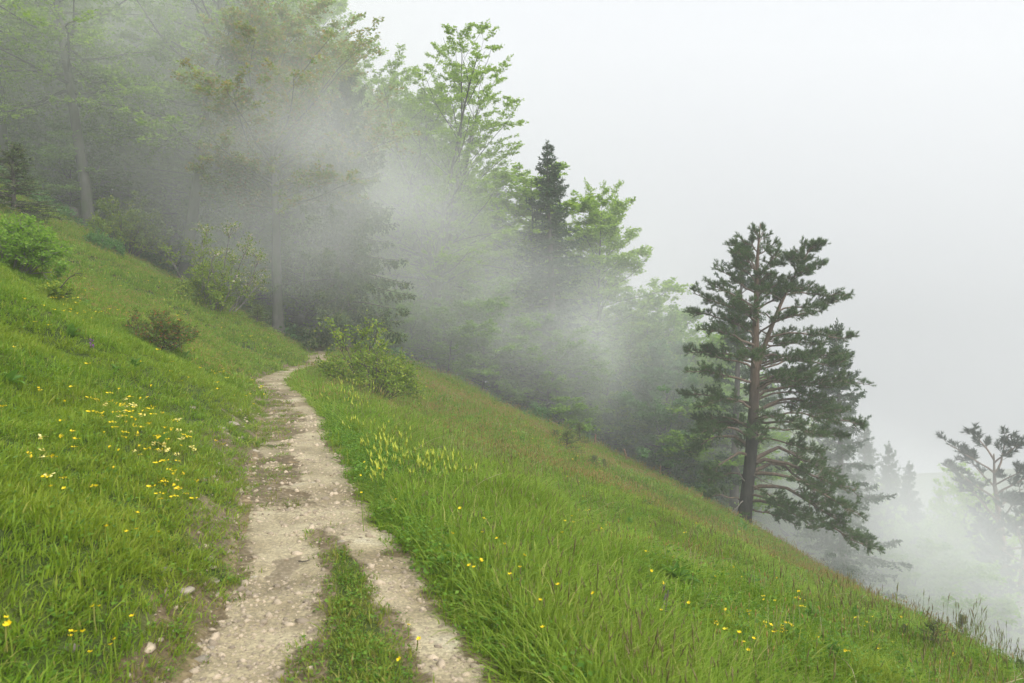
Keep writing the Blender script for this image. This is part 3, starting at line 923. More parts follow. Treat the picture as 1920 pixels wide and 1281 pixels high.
def spruce(seed, H, R, r0, needle, bark=None, whorl=.62, bpw=5, f0=.06, hang=.0, per=34, nl=.075, nw=.02, power=.85, tip=(38, -18), gaps=.0, bend=0.0):
    rng = np.random.default_rng(seed)
    wood, crown = MB(), MB()
    n = 12
    trunk = walk((0, 0, -.3), (bend, 0, 1), H + .3, n, rng, .012, (-bend, 0, .05))
    f = np.linspace(0, 1, n + 1)
    rad = r0 * (1 - f) ** .9 + .012; rad[0] *= 1.2
    tube(wood, trunk, rad, 9, 0, .3, rng)
    TS, TD, TL = [], [], []
    h = f0 * H
    while h < H * .985:
        hf = h / H
        step = whorl * (1.15 - .75 * hf)
        for b in range(bpw if hf < .9 else 4):
            if rng.random() < gaps: continue
            az = rng.uniform(0, 6.28); e = math.radians(np.interp(hf, [0, .55, 1], [tip[1], (tip[0] + tip[1]) / 2 - 4, tip[0]]) + rng.normal() * 7)
            L = (R * (1 - hf) ** power + .10) * rng.uniform(.62, 1.12)
            d = np.array([math.cos(az) * math.cos(e), math.sin(az) * math.cos(e), math.sin(e)])
            p0, _ = along(trunk, [min(.999, (h + rng.uniform(-.5, .5) * step + .3) / (H + .3))])
            lp = walk(p0[0], d, L, 6, rng, .05, (0, 0, -.15 if hf < .6 else .12))
            lp[-2:] += UP * np.array([[.03], [.08]]) * L * .6
            tube(crown, lp, np.linspace(.008 + .011 * L, .005, 7), 4, 1)
            k = int(5 + L * 7.5)
            tp, td, tl_ = fork(lp, k, rng, .08, (42, 66), .07 + .34 * L ** .9, .06 + .05 * L, .8)
            if hang:
                td = norm(td * (1 - hang) + np.array([0, 0, -1.]) * hang + rng.normal(size=td.shape) * .12)
                tl_ = tl_ * 1.1
            TS += [tp, lp[-2:-1]]; TD += [td, norm(lp[-1:] - lp[-2:-1])]; TL += [tl_, np.array([L / 6 + .06])]
        h += step
    TS, TD, TL = np.concatenate(TS), np.concatenate(TD), np.concatenate(TL)
    # the leader shoot
    TS = np.concatenate([TS, trunk[-2:-1]]); TD = np.concatenate([TD, UP[None]]); TL = np.concatenate([TL, [H / 12 + .12]])
    prisms(crown, TS, TD, TL, .006, .003, 1)
    cnt = np.maximum((TL * per / .45).astype(int), 4)
    S, D, L = np.repeat(TS, cnt, 0), np.repeat(TD, cnt, 0), np.repeat(TL, cnt)
    m = len(S)
    P = S + D * (L * rng.uniform(0, 1, m))[:, None]
    Ax = D * .75 + norm(rng.normal(size=(m, 3))) * .75
    s = nl * rng.uniform(.7, 1.2, m)
    quads(crown, P, Ax, rng.normal(size=(m, 3)), s, np.full(m, nw), 0, .5)
    return wood.mesh('trunk', bark or M['spruce_bark']), crown.mesh('crown', [needle, M['twig']], smooth=False)


def tuft_cloud(mb, S, D, L, per, rng, nl, nw, mat=0):
    """pine shoots: forward-pointing brushes of needles on the outer part of each shoot"""
    cnt = np.full(len(S), per)
    S, D, L = np.repeat(S, cnt, 0), np.repeat(D, cnt, 0), np.repeat(L, cnt)
    m = len(S)
    P = S + D * (L * (.25 + .75 * rng.random(m)))[:, None]
    r = norm(rng.normal(size=(m, 3)))
    tris(mb, P, D * .75 + r * .62 + UP * .12, nl * rng.uniform(.75, 1.15, m), np.full(m, nw), rng, mat)


def pine_boughs(wood, ndl, lp, ra, rng, dens=3.4, per=22, nl=.085, nw=.013, f0=.3, sub_len=.42, up=.35, wmat=0):
    """needle-bearing side shoots along one limb"""
    L = np.linalg.norm(np.diff(lp, axis=0), axis=1).sum()
    ns = max(4, int(dens * L + 3))
    SP, SD, SL = fork(lp, ns, rng, f0, (30, 62), sub_len * (.45 + .30 * L), .28 + .05 * L, .72)
    S, D, Ls = [], [], []
    for q in range(ns):
        sp = walk(SP[q], SD[q], SL[q], 4, rng, .16, (0, 0, up))
        tube(wood, sp, np.linspace(max(.008, ra * .28), .006, 5), 3, wmat)
        k = max(4, int(6 + SL[q] * 7))
        tp, td, tl = fork(sp, k, rng, .22, (25, 58), .20, .15, .35)
        td = norm(td + UP * .40)
        S += [tp, sp[-2:-1]]; D += [td, norm(sp[-1:] - sp[-2:-1] + UP * .08)]; Ls += [tl, np.array([.24])]
    S += [lp[-2:-1]]; D += [norm(lp[-1:] - lp[-2:-1])]; Ls += [np.array([.3])]
    S, D, Ls = np.concatenate(S), np.concatenate(D), np.concatenate(Ls)
    ribbons(wood, S, D, Ls * .85, .006, wmat)
    tuft_cloud(ndl, S, D, Ls, per, rng, nl, nw)


def far_pine(seed, H, R, r0, needle, f0=.3, nl=24, per=11, nw=.035, nlen=.15, dens=3.4):
    rng = np.random.default_rng(seed)
    wood, crown = MB(), MB()
    trunk = walk((0, 0, -.3), (.05, 0, 1), H + .3, 10, rng, .03, (0, 0, .1))
    rad = r0 * (1 - np.linspace(0, 1, 11)) ** .8 + .02
    tube(wood, trunk, rad, 8, 0, .2, rng)
    g = 0
    for j in range(nl):
        hf = f0 + (1 - f0) * (j + rng.random()) / nl
        P, _ = along(trunk, [min(hf, .99)])
        g += 2.4 + rng.normal() * .3
        e = math.radians(np.interp(hf, [f0, .75, 1], [-5, 18, 55]))
        L = R * (1.0 - .72 * ((hf - f0) / (1 - f0)) ** 1.4) * rng.uniform(.65, 1.1)
        lp = walk(P[0], (math.cos(g) * math.cos(e), math.sin(g) * math.cos(e), math.sin(e)), L, 6, rng, .10, (0, 0, .1))
        tube(wood, lp, np.linspace(.02 + .014 * L, .01, 7), 5, 0)
        pine_boughs(crown, crown, lp, .03, rng, dens, per, nlen, nw, .25, .5, .35, 1)
    return wood.mesh('trunk', M['pine_bark']), crown.mesh('crown', [needle, M['twig']], smooth=False)


TOPZ = {}


def plant_tree(name, meshes, px, D, top, label, cat='tree', group=None, rz=0.0, H=1.0, wide=1.0, sink=0.0):
    """stand a tree at column px and distance D, scaled so that its top reaches row `top` of the photo. H: the mesh's own height"""
    p = at_depth(px, D)
    zt = EYE + (HORIZON - top) / FPX * D
    if meshes[1].name not in TOPZ:
        c_ = np.empty(len(meshes[1].vertices) * 3, np.float32); meshes[1].vertices.foreach_get('co', c_); TOPZ[meshes[1].name] = float(np.percentile(c_[2::3], 99.9))
    s = (zt - p[2]) / TOPZ[meshes[1].name]
    t = link(name, None, loc=(p[0], p[1], p[2] - sink), rot=(0, 0, rz), scale=(s * wide, s * wide, s))
    t.empty_display_size = .3
    tag(t, label, cat, group)
    link('trunk', meshes[0], t); link('crown', meshes[1], t)
    return t


# --- the lone pine on the meadow
def lone_pine():
    rng = np.random.default_rng(5)
    D = 34.0; k = D / FPX; bx, by = 1395, 990
    base = at_depth(bx, D)
    t = link('pine_tree', None, loc=base)
    tag(t, 'tall lone pine with forked leaning top and reddish limbs on the open meadow', 'tree')

    def loc(px, py, dep=0.0):
        return np.array([(px - bx) * k, dep, (by - py) * k])
    tp = [(1393, 1003, .37), (1395, 985, .33), (1399, 945, .285), (1404, 890, .265), (1409, 830, .245), (1412, 770, .225), (1415, 710, .20), (1417, 650, .16), (1418, 590, .13), (1419, 530, .10), (1420, 475, .065), (1425, 415, .02)]
    pts = np.array([loc(a, b, .05 * math.sin(i)) for i, (a, b, _) in enumerate(tp)]); rad = np.array([r for *_, r in tp])
    wood = MB(); tube(wood, pts, rad, 12, 0, .3, rng)
    lead = [(1414, 712, .12), (1424, 672, .105), (1440, 622, .095), (1462, 565, .075), (1482, 522, .055), (1503, 485, .035), (1521, 450, .015)]
    lpts = np.array([loc(a, b, -.25 * i / 6) for i, (a, b, _) in enumerate(lead)])
    tube(wood, lpts, np.array([r for *_, r in lead]), 8, 0)
    link('trunk', wood.mesh('trunk', M['pine_bark']), t)

    def on(py, L=False):
        ref, rows = (lpts, [b for _, b, _ in lead]) if L else (pts, [b for _, b, _ in tp])
        return np.array([np.interp(-py, -np.array(rows, float), ref[:, c]) for c in range(3)])
    # limbs: start row, end column, end row, depth of the end (m), lift of the middle (m), on the leaning leader, radius, where needles start
    limbs = [
        (470, 1396, 442, .3, 0, 0, .03, .2), (478, 1446, 452, -.3, 0, 0, .03, .2), (452, 1414, 428, -.2, 0, 0, .02, .2), (450, 1434, 424, .2, 0, 0, .02, .2),
        (505, 1372, 470, -.8, .05, 0, .04, .2), (512, 1478, 478, .6, .05, 0, .04, .2), (520, 1440, 470, -1.2, .1, 0, .035, .2), (530, 1392, 492, 1.2, .1, 0, .035, .2),
        (545, 1352, 500, .4, .05, 0, .045, .22), (552, 1492, 508, -.7, .1, 0, .045, .22), (575, 1330, 528, -.6, .1, 0, .05, .25), (580, 1505, 535, .9, .1, 0, .05, .25),
        (600, 1308, 545, .5, .1, 0, .06, .28), (612, 1372, 560, -2.0, .2, 0, .05, .25), (615, 1320, 580, 1.6, .1, 0, .05, .28), (628, 1490, 585, -1.8, .2, 0, .05, .25),
        (645, 1312, 612, -1.0, .15, 0, .065, .3), (655, 1500, 625, 1.8, .15, 0, .055, .3), (675, 1300, 655, 1.2, .15, 0, .06, .3), (690, 1370, 660, -2.6, .2, 0, .055, .3),
        (712, 1288, 690, -.9, .15, 0, .065, .32), (725, 1470, 690, -2.7, .15, 0, .06, .3), (735, 1530, 700, 1.4, .2, 0, .07, .35), (752, 1298, 742, 1.4, .2, 0, .06, .35),
        (470, 1532, 456, -.2, 0, 1, .02, .2), (478, 1508, 458, .2, 0, 1, .02, .2), (505, 1542, 492, .2, .05, 1, .03, .2), (512, 1490, 490, -.4, .05, 1, .025, .2),
        (535, 1540, 540, .6, .05, 1, .035, .22), (548, 1572, 548, -.5, .05, 1, .04, .25), (580, 1580, 556, .3, .08, 1, .045, .25), (600, 1512, 580, -1.4, .1, 1, .04, .25),
        (628, 1588, 628, -.4, .15, 1, .05, .3), (640, 1560, 640, 1.4, .1, 1, .045, .3), (665, 1596, 668, .6, .15, 1, .055, .3), (685, 1545, 670, -1.8, .15, 1, .05, .3),
        (745, 1600, 712, -.6, .35, 0, .075, .42), (770, 1590, 770, .9, .45, 0, .075, .45), (790, 1500, 800, -2.2, .35, 0, .07, .4), (800, 1330, 790, 1.6, .3, 0, .065, .45),
        (812, 1296, 800, -1.0, .25, 0, .07, .55), (835, 1300, 845, .4, .55, 0, .08, .62), (852, 1322, 885, -.8, .5, 0, .075, .6), (890, 1345, 905, 1.2, .2, 0, .05, .4),
        (862, 1618, 915, 2.6, .9, 0, .11, .45), (868, 1575, 900, -1.6, .55, 0, .10, .42), (885, 1560, 930, -2.6, .4, 0, .09, .35), (880, 1580, 945, .6, .6, 0, .09, .4),
        (915, 1588, 985, -2.2, .75, 0, .10, .35), (935, 1575, 985, -2.9, .4, 0, .075, .3), (925, 1480, 955, -2.6, .25, 0, .06, .3), (945, 1332, 935, .5, .2, 0, .045, .35),
        (962, 1345, 960, -.9, .15, 0, .035, .3), (950, 1500, 985, .9, .25, 0, .05, .35), (905, 1450, 940, -1.8, .1, 0, .04, .2), (780, 1440, 780, -1.9, .2, 0, .045, .3)]
    for q in range(34):       # limbs towards and away from the viewer that fill the crown
        py = rng.uniform(470, 860); az = q * 2.4
        R = np.interp(py, [430, 560, 700, 860], [.3, 1.5, 2.5, 2.9]) * rng.uniform(.75, 1.05)
        if abs(math.cos(az)) > .93 or (math.sin(az) < -.45 and py > 560 and q % 3): continue
        limbs.append((py, on(py)[0] / k + bx + math.cos(az) * R / k, py - np.interp(py, [430, 600, 860], [40, 38, -12]) + rng.normal() * 8, math.sin(az) * R, .15, 0, .02 + .014 * R, .28))
    for q in range(16):       # the same round the leaning leader
        py = rng.uniform(480, 690); az = q * 2.4 + 1
        R = np.interp(py, [450, 560, 690], [.3, 1.2, 1.9]) * rng.uniform(.75, 1.1)
        limbs.append((py, on(py, True)[0] / k + bx + math.cos(az) * R / k, py - rng.uniform(8, 30), math.sin(az) * R, .1, 1, .018 + .012 * R, .25))
    for q in range(8):        # right-hand tier between the leaders and the long low limbs
        py = 690 + q * 19
        limbs.append((py, 1520 + rng.uniform(0, 75), py - 18 + q * 5 + rng.normal() * 6, rng.uniform(-1.6, 1.6), .25, 0, .05, .35))
    for (py, ex, ey, dep, lift, ld, ra, nf) in limbs:
        a = on(py, bool(ld)); b = loc(ex, ey, a[1] + dep)
        n = 9; f = np.linspace(0, 1, n)[:, None]
        L = np.linalg.norm(b - a)
        wig = np.cumsum(rng.normal(size=(n, 3)) * .035 * L ** .6, 0); wig -= wig[0] + f * (wig[-1] - wig[0])
        pth = a + (b - a) * f + UP * lift * np.sin(np.pi * f ** .75) + wig
        w, nd = MB(), MB()
        tube(w, pth, np.linspace(ra, .012, n), 7, 0, rng=rng)
        low = py > 740
        pine_boughs(w, nd, pth, ra, rng, 6.0 if not low else 6.2, 26, .115, .0135, nf, .60 if not low else .62, .26)
        br = link('branch', w.mesh('branch', M['pine_limb']), t)
        link('needles', nd.mesh('needles', M['pine_needle'], smooth=False), br)
    # a few dead, bare snags on the lower stem
    for (py, ex, ey, dep) in ((862, 1450, 845, -1.0), (900, 1350, 890, -.9), (845, 1448, 812, .4), (880, 1438, 892, -1.2), (930, 1362, 955, -.8)):
        a = on(py); b = loc(ex, ey, dep)
        w = MB(); p = walk(a, b - a, np.linalg.norm(b - a), 6, rng, .22)
        tube(w, p, np.linspace(.035, .01, 7), 5)
        tp_, td_, tl_ = fork(p, 4, rng, .4, (40, 80), .4, .2); prisms(w, tp_, td_, tl_, .012, .004)
        link('dead_branch', w.mesh('dead_branch', M['dead_wood']), t)
    return t


lone_pine()

# --- tree forms (each built once, then stood up as separate trees)
T_fan = broadleaf(11, 20, 6.4, .34, M['beech_leaf'], stems=11, fs=.36, f0=.20, nl=150, subs=8, twigs=8, per=17, leaf=.13, elev=(14, 58), stem_tilt=(5, 27))
T_tall = broadleaf(12, 24, 6.4, .42, M['beech_leaf'], f0=.17, nl=66, subs=11, twigs=8, per=8, leaf=.23, elev=(-4, 55))
T_tall2 = broadleaf(13, 24, 6.8, .40, M['beech_leaf'], f0=.36, nl=52, subs=11, twigs=8, per=8, leaf=.23, elev=(0, 58), lean=(.04, 0))
T_copper = broadleaf(14, 17, 5.6, .34, M['copper_leaf'], f0=.42, nl=58, subs=11, twigs=8, per=10, leaf=.19, elev=(14, 62), bias=(1, 0, .30), lean=(.03, 0))
T_slim = broadleaf(15, 14.5, 3.0, .17, M['beech_leaf'], f0=.22, nl=46, subs=9, twigs=7, per=13, leaf=.155, elev=(5, 42), bias=(1, 0, .35))
T_bush = broadleaf(16, 9.5, 4.4, .24, M['fresh_leaf'], f0=.06, nl=52, subs=10, twigs=8, per=11, leaf=.18, elev=(-4, 55))
T_young = broadleaf(17, 6.5, 3.1, .09, M['fresh_leaf'], f0=.05, nl=30, subs=9, twigs=7, per=13, leaf=.15, elev=(5, 40))
T_round = broadleaf(18, 6.0, 3.0, .13, M['blue_leaf'], f0=.04, nl=40, subs=9, twigs=8, per=14, leaf=.15, elev=(-5, 60), flat=.3)
T_droop = spruce(21, 15, 4.0, .30, M['droop_needle'], whorl=.70, bpw=7, f0=.12, hang=.62, per=18, nl=.16, nw=.065, power=.55, tip=(25, -22))
T_spruce = spruce(22, 16, 3.0, .24, M['spruce_needle'], whorl=.60, bpw=6, f0=.10, hang=.3, per=26, nl=.14, nw=.046, power=.8)
T_spruce2 = spruce(23, 14, 3.3, .24, M['spruce_needle'], whorl=.66, bpw=6, f0=.05, hang=.2, per=26, nl=.14, nw=.046, power=.75, tip=(42, -10))
T_bent = spruce(24, 11, 2.4, .18, M['spruce_needle'], whorl=.75, bpw=4, f0=.2, hang=.05, per=40, nl=.12, nw=.034, power=.5, tip=(48, 5), gaps=.15)
T_pine2 = far_pine(26, 12, 4.6, .26, M['far_pine_needle'], f0=.10, nl=44)

EDGE = 'trees along the forest edge'
plant_tree('beech_tree', T_fan, 830, 47, 72, 'tall bright green beech with fan of upright stems, highest crown against the sky', group=EDGE, H=20.4, rz=.5)
plant_tree('copper_tree', T_copper, 520, 37, -28, 'broadleaf tree with copper brown young leaves above the path', group=EDGE, H=16.6, rz=.0)
plant_tree('spruce_tree', T_droop, 645, 37.5, 135, 'dense drooping spruce with grey trunk beside the path end', group=EDGE, H=15.2, rz=.3)
plant_tree('beech_tree', T_tall2, 345, 40.5, -300, 'thick trunked beech in mist between the blossoming shrub and the forest', group=EDGE, H=23.4, rz=1.2)
plant_tree('beech_tree', T_tall2, 172, 39.5, -340, 'straight dark trunked beech behind the tree stump at upper left', group=EDGE, H=23.4, rz=4.1)
plant_tree('beech_tree', T_tall2, 4, 41, -360, 'tall beech trunk cut by the left picture edge', group=EDGE, H=23.4, rz=2.7)
plant_tree('spruce_tree', T_spruce, 1040, 46.5, 273, 'dark narrow spruce with pointed top right of the fan shaped beech', group=EDGE, H=16.2, rz=.2, wide=1.25)
plant_tree('beech_tree', T_slim, 1132, 50, 360, 'slender beech with thin bare upper trunk and one sided sparse crown', group=EDGE, H=14.1, rz=.2)
plant_tree('beech_tree', T_tall2, 1085, 54, 340, 'light green beech leaning out behind the narrow dark spruce', group=EDGE, H=23.4, rz=.0, wide=.62)
plant_tree('beech_tree', T_bush, 1235, 51, 528, 'bushy light green beech left of the lone pine', group=EDGE, H=9.4, rz=.9)
plant_tree('beech_tree', T_bush, 1300, 55, 590, 'low light green beech half hidden by the lone pine', group=EDGE, H=9.4, rz=3.1)
plant_tree('leafy_tree', T_round, 1245, 45.5, 640, 'rounded bluish green leafy tree at the meadow edge left of the lone pine', group=EDGE, H=5.9, rz=.2)
plant_tree('leafy_tree', T_round, 1178, 47, 700, 'smaller rounded leafy tree in mist at the meadow edge', group=EDGE, H=5.9, rz=2.2)
plant_tree('spruce_tree', T_bent, 1376, 44, 458, 'spruce with upturned bare looking boughs behind left side of the lone pine', group=EDGE, H=11.2, rz=.6)
plant_tree('spruce_tree', T_spruce2, 1582, 47, 610, 'broad hazy spruce behind right side of the lone pine', group=EDGE, H=14.2, rz=.4, wide=.95)
plant_tree('beech_tree', T_tall2, 875, 50.5, 300, 'beech with thin trunk just right of the fan shaped beech', group=EDGE, H=23.4, rz=2.2, wide=.7)
plant_tree('beech_tree', T_slim, 985, 51, 310, 'thin light green beech between the fan shaped beech and the narrow spruce', group=EDGE, H=14.1, rz=4.0, wide=1.35)
plant_tree('beech_tree', T_tall, 735, 49, 165, 'light green beech showing behind the drooping spruce', group=EDGE, H=23.4, rz=5.0, wide=.8)
plant_tree('young_beech', T_young, 905, 45.5, 520, 'young beech with layered sprays below the fan shaped beech', group='young trees under the forest edge', H=6.4, rz=1.0, wide=1.15)
plant_tree('young_beech', T_young, 985, 48, 560, 'young beech in mist left of the narrow spruce trunk', group='young trees under the forest edge', H=6.4, rz=3.3, wide=1.1)
plant_tree('young_beech', T_young, 775, 44, 545, 'young beech in mist behind the leaning thicket by the path', group='young trees under the forest edge', H=6.4, rz=5.1)
plant_tree('young_beech', T_young, 1140, 48.5, 610, 'young beech with pale spray at the foot of the slender beech', group='young trees under the forest edge', H=6.4, rz=.4, wide=1.2)
plant_tree('young_beech', T_young, 430, 43, 330, 'young beech deep in mist left of the copper leaved tree', group='young trees under the forest edge', H=6.4, rz=2.4, wide=1.1)
plant_tree('young_beech', T_young, 90, 44, 200, 'young beech deep in mist at upper left above the little spruce', group='young trees under the forest edge', H=6.4, rz=4.4, wide=1.3)

for (px, D, top, rz, lab) in ((575, 41, 430, .3, 'young beech beside the trunk of the copper leaved tree'), (700, 42.5, 520, 1.9, 'young beech right of the drooping spruce trunk'), (840, 43.5, 560, 2.6, 'young beech hiding the foot of the fan shaped beech'),
                              (1030, 45, 590, 4.1, 'young beech hiding the trunk of the narrow dark spruce'), (1090, 45.5, 640, 5.3, 'young beech right of the narrow dark spruce trunk'), (1290, 47, 690, .8, 'young beech just left of the lone pine limbs'),
                              (470, 42, 380, 5.9, 'young beech left of the copper leaved tree trunk'), (130, 41, 230, 1.4, 'young beech behind the broken stump'), (1350, 46, 760, 2.2, 'young beech behind left limbs of the lone pine')):
    plant_tree('young_beech', T_young, px, D, top, lab, group='young trees under the forest edge', rz=rz, wide=1.25)

# down the slope on the right
VAL = 'misty trees below the meadow on the right'
plant_tree('spruce_tree', T_spruce, 1632, 54, 792, 'small hazy spruce just right of the broad spruce behind the lone pine', group=VAL, H=11.1, rz=.3)
plant_tree('spruce_tree', T_spruce2, 1664, 58, 836, 'narrow faint spruce second right of the lone pine', group=VAL, H=11.1, rz=2.3, wide=.8)
plant_tree('spruce_tree', T_spruce, 1709, 62, 872, 'faint narrow spruce in the mist between the lone pine and right edge', group=VAL, H=16.2, rz=1.3)
plant_tree('beech_tree', T_tall2, 1800, 66, 886, 'pale yellowish green beech fading into mist at the right', group=VAL, H=23.4, rz=1.0)
plant_tree('pine_tree', T_pine2, 1925, 58, 815, 'hazy pine at the right picture edge', group=VAL, H=12.1, rz=3.0, wide=1.25)
plant_tree('beech_tree', T_tall, 1680, 68, 930, 'pale beech filling the mist below the narrow spruce', group=VAL, H=23.4, rz=.4)
plant_tree('beech_tree', T_bush, 1745, 60, 1000, 'low pale leafy tree just beyond the meadow crest in the mist', group=VAL, H=9.4, rz=2.0)
plant_tree('beech_tree', T_bush, 1590, 57, 900, 'leafy tree in mist under the long right hand limbs of the lone pine', group=VAL, H=9.4, rz=4.0)
plant_tree('beech_tree', T_bush, 1490, 53, 880, 'leafy tree in mist behind the trunk of the lone pine', group=VAL, H=9.4, rz=5.2)
plant_tree('beech_tree', T_tall2, 1880, 74, 960, 'very pale beech almost lost in mist near the right picture edge', group=VAL, H=23.4, rz=2.8)
plant_tree('spruce_tree', T_spruce2, 1850, 58, 985, 'dark hazy spruce low at the right behind the meadow crest', group=VAL, H=14.2, rz=2.8)

plant_tree('beech_tree', T_young, 1700, 52, 985, 'young pale beech in mist beyond the crest, left of the slim young spruce', group=VAL, H=6.4, rz=2.0, wide=1.2)
plant_tree('beech_tree', T_bush, 1650, 58, 955, 'pale leafy tree in mist below the two small spruces', group=VAL, H=9.4, rz=.7)
plant_tree('beech_tree', T_bush, 1815, 57, 1030, 'pale leafy tree in mist above the slim young spruce', group=VAL, H=9.4, rz=1.7)
plant_tree('beech_tree', T_tall, 1760, 62, 950, 'pale beech in mist between the narrow spruce and the yellowish beech', group=VAL, H=23.4, rz=3.7, wide=.8)
plant_tree('pine_tree', T_pine2, 1895, 54, 930, 'dark hazy pine low at the right edge below the tall edge pine', group=VAL, H=12.1, rz=1.1)
# deeper in the wood
BACK = 'trees deep in the misty wood'
kinds = [('beech_tree', T_tall, 23.4), ('spruce_tree', T_spruce, 16.2), ('beech_tree', T_tall2, 23.4), ('beech_tree', T_tall, 23.4), ('spruce_tree', T_spruce2, 14.2)]
br = random.Random(4)
spots = [(-60, 50, -260, 0), (85, 49, -240, 0), (45, 56, -150, 1), (130, 58, -220, 2), (225, 54, -200, 3), (275, 60, -160, 1), (310, 53, -230, 2), (405, 52, -150, 0), (455, 56, -110, 4),
         (430, 64, -170, 3), (495, 50, -80, 2), (565, 47, -30, 0), (570, 58, 10, 1), (620, 52, 60, 2), (685, 55, 140, 3), (770, 58, 215, 1), (800, 54, 240, 0), (925, 58, 330, 4), (950, 60, 360, 2),
         (1020, 58, 400, 3), (1105, 60, 470, 1), (1180, 60, 560, 0), (1190, 55, 600, 4), (1280, 64, 620, 3), (1350, 58, 640, 2), (1440, 62, 720, 4), (1520, 62, 780, 0), (1620, 70, 900, 3)]
for i in range(40):
    px = -110 + i * 44 + br.uniform(-15, 15)
    spots.append((px, br.uniform(62, 84), np.interp(px, [-100, 500, 800, 1000, 1250, 1600, 1700], [-260, -40, 290, 430, 640, 880, 930]) + br.uniform(-20, 60), br.choice([0, 1, 2, 4])))
for (px, D, top, kd) in spots:
    nm, ms, hh = kinds[kd]
    what = 'spruce' if 'spruce' in nm else 'beech'
    zone = ('left of the thick trunked beech' if px < 345 else 'left of the drooping spruce' if px < 645 else 'behind the fan shaped beech' if px < 900 else
            'behind the narrow dark spruce' if px < 1150 else 'left of the lone pine' if px < 1400 else 'behind the lone pine')
    plant_tree(nm, ms, px, D, top, f'faint {what} deep in mist {zone}' + (', last row' if D > 61 else ''), group=BACK, H=hh, rz=br.uniform(0, 6.28), wide=br.uniform(.8, 1.1))
# ------------------------------------------------------------------ shrubs, saplings, stumps, stones, flowers
def shrub(seed, W, H, nst, leafmat, twigmat, leaf=.05, subs=7, twigs=5, per=9, tilt=62, droop=.15, lean=(0, 0), f0=.3, sub_len=.42, twig_len=.22, base=.25, bloom=None, flat=.5):
    rng = np.random.default_rng(seed)
    stems, crown = MB(), MB()
    TS, TD, TL = [], [], []
    for k in range(nst):
        az = k * 2.4 + rng.uniform(-.5, .5); u = math.sqrt((k + .5) / nst)
        tl = math.radians(tilt * u * rng.uniform(.75, 1.1))
        p0 = np.array([math.cos(az) * W * .5 * base * u, math.sin(az) * W * .5 * base * u, -.08])
        d = norm(np.array([math.cos(az) * math.sin(tl) + lean[0], math.sin(az) * math.sin(tl) + lean[1], math.cos(tl)]))
        reach = 1 / max(math.sqrt((d[2] / H) ** 2 + ((d[0] ** 2 + d[1] ** 2) / (W * .5) ** 2)), 1e-3)
        L = reach * rng.uniform(.72, 1.02)
        pth = walk(p0, d, L, 7, rng, .10, (0, 0, -droop))
        pth[:, 2] = np.maximum(pth[:, 2], -.05 + np.linspace(0, .05, 8))
        r = .006 + .009 * L
        tube(stems, pth, np.linspace(r, .003, 8), 5)
        SP, SD, SL = fork(pth, subs, rng, f0, (28, 62), sub_len * L, sub_len * .4 * L, .2)
        for q in range(subs):
            sp = walk(SP[q], SD[q], SL[q], 3, rng, .14, (0, 0, .12))
            tube(stems, sp, np.linspace(r * .5, .003, 4), 3)
            a, b, c = fork(sp, twigs, rng, .1, (28, 65), twig_len * H ** .5, twig_len * .6 * H ** .5, .2)
            TS.append(a); TD.append(b); TL.append(c)
    TS, TD, TL = np.concatenate(TS), np.concatenate(TD), np.concatenate(TL)
    prisms(stems, TS, TD, TL, .003, .0015)
    leafy(crown, TS, TD, TL, per, rng, leaf, 0, flat, .6)
    mats = [leafmat]
    out = [stems.mesh('stems', twigmat), crown.mesh('foliage', mats, smooth=False)]
    if bloom:
        k = (TS[:, 0] * bloom[0] + TS[:, 2] * bloom[1]) > bloom[2]
        bl = MB(); leafy(bl, TS[k], TD[k], TL[k], bloom[3], rng, .045, 0, .2, 1.0)
        out.append(bl.mesh('blossom', M['blossom'], smooth=False))
    return out


def plant_shrub(name, meshes, p, label, cat='bush', group=None, rz=0.0, s=1.0):
    t = link(name, None, loc=p, rot=(0, 0, rz), scale=s); t.empty_display_size = .2
    tag(t, label, cat, group)
    for nm, me in zip(('stems', 'foliage', 'blossom'), meshes):
        link(nm, me, t)
    return t


def m_at(p): return p[1] / FPX       # metres per photo pixel at that distance


p = on_ground(694, 744); k = m_at(p)
plant_shrub('thorn_bush', shrub(31, 112 * k, 185 * k, 50, M['shrub_leaf'], M['twig'], .075, 6, 5, 6, 58, .0, (.14, 0), .50, .36, .20, .75), p, 'leaning yellow green thorn bush with tangled dark stems at the bend of the path')
p = on_ground(285, 652); k = m_at(p)
plant_shrub('barberry_bush', shrub(32, 118 * k, 88 * k, 36, M['red_tip_leaf'], M['twig'], .04, 7, 5, 8, 70, .08, (0, 0), .25, .42, .17, .5), p, 'low dark bush with reddish shoot tips on the left bank')
p = on_ground(402, 582, 15); k = m_at(p)
plant_shrub('blossoming_shrub', shrub(33, 190 * k, 185 * k, 17, M['shrub_leaf'], M['grey_twig'], .07, 9, 5, 9, 44, -.15, (.10, 0), .2, .25, .20, .4, bloom=(.75, .5, 1.3, 5)), p, 'upright shrub with pinkish white blossom on its right hand branches')
p = on_ground(388, 578, 15); k = m_at(p)
plant_shrub('leafy_bush', shrub(34, 85 * k, 95 * k, 22, M['shrub_leaf'], M['twig'], .075, 7, 5, 10, 60, .1), p + np.array([0, -.35, 0]), 'rounded leafy bush at the foot of the blossoming shrub')
p = on_ground(238, 478, 15); k = m_at(p)
plant_shrub('leafy_bush', shrub(35, 140 * k, 112 * k, 26, M['shrub_leaf'], M['twig'], .10, 8, 6, 11, 56, -.05, (0, 0), .2, .42, .2, .3), p, 'wide olive green bush in mist on the upper slope')
p = on_ground(205, 476, 15); k = m_at(p)
plant_shrub('leafy_bush', shrub(36, 75 * k, 42 * k, 18, M['blue_leaf'], M['twig'], .06, 6, 5, 10, 70, .1), p + np.array([0, -.6, 0]), 'small pale green bush in front of the wide olive bush')
p = on_ground(22, 508, 10); k = m_at(p)
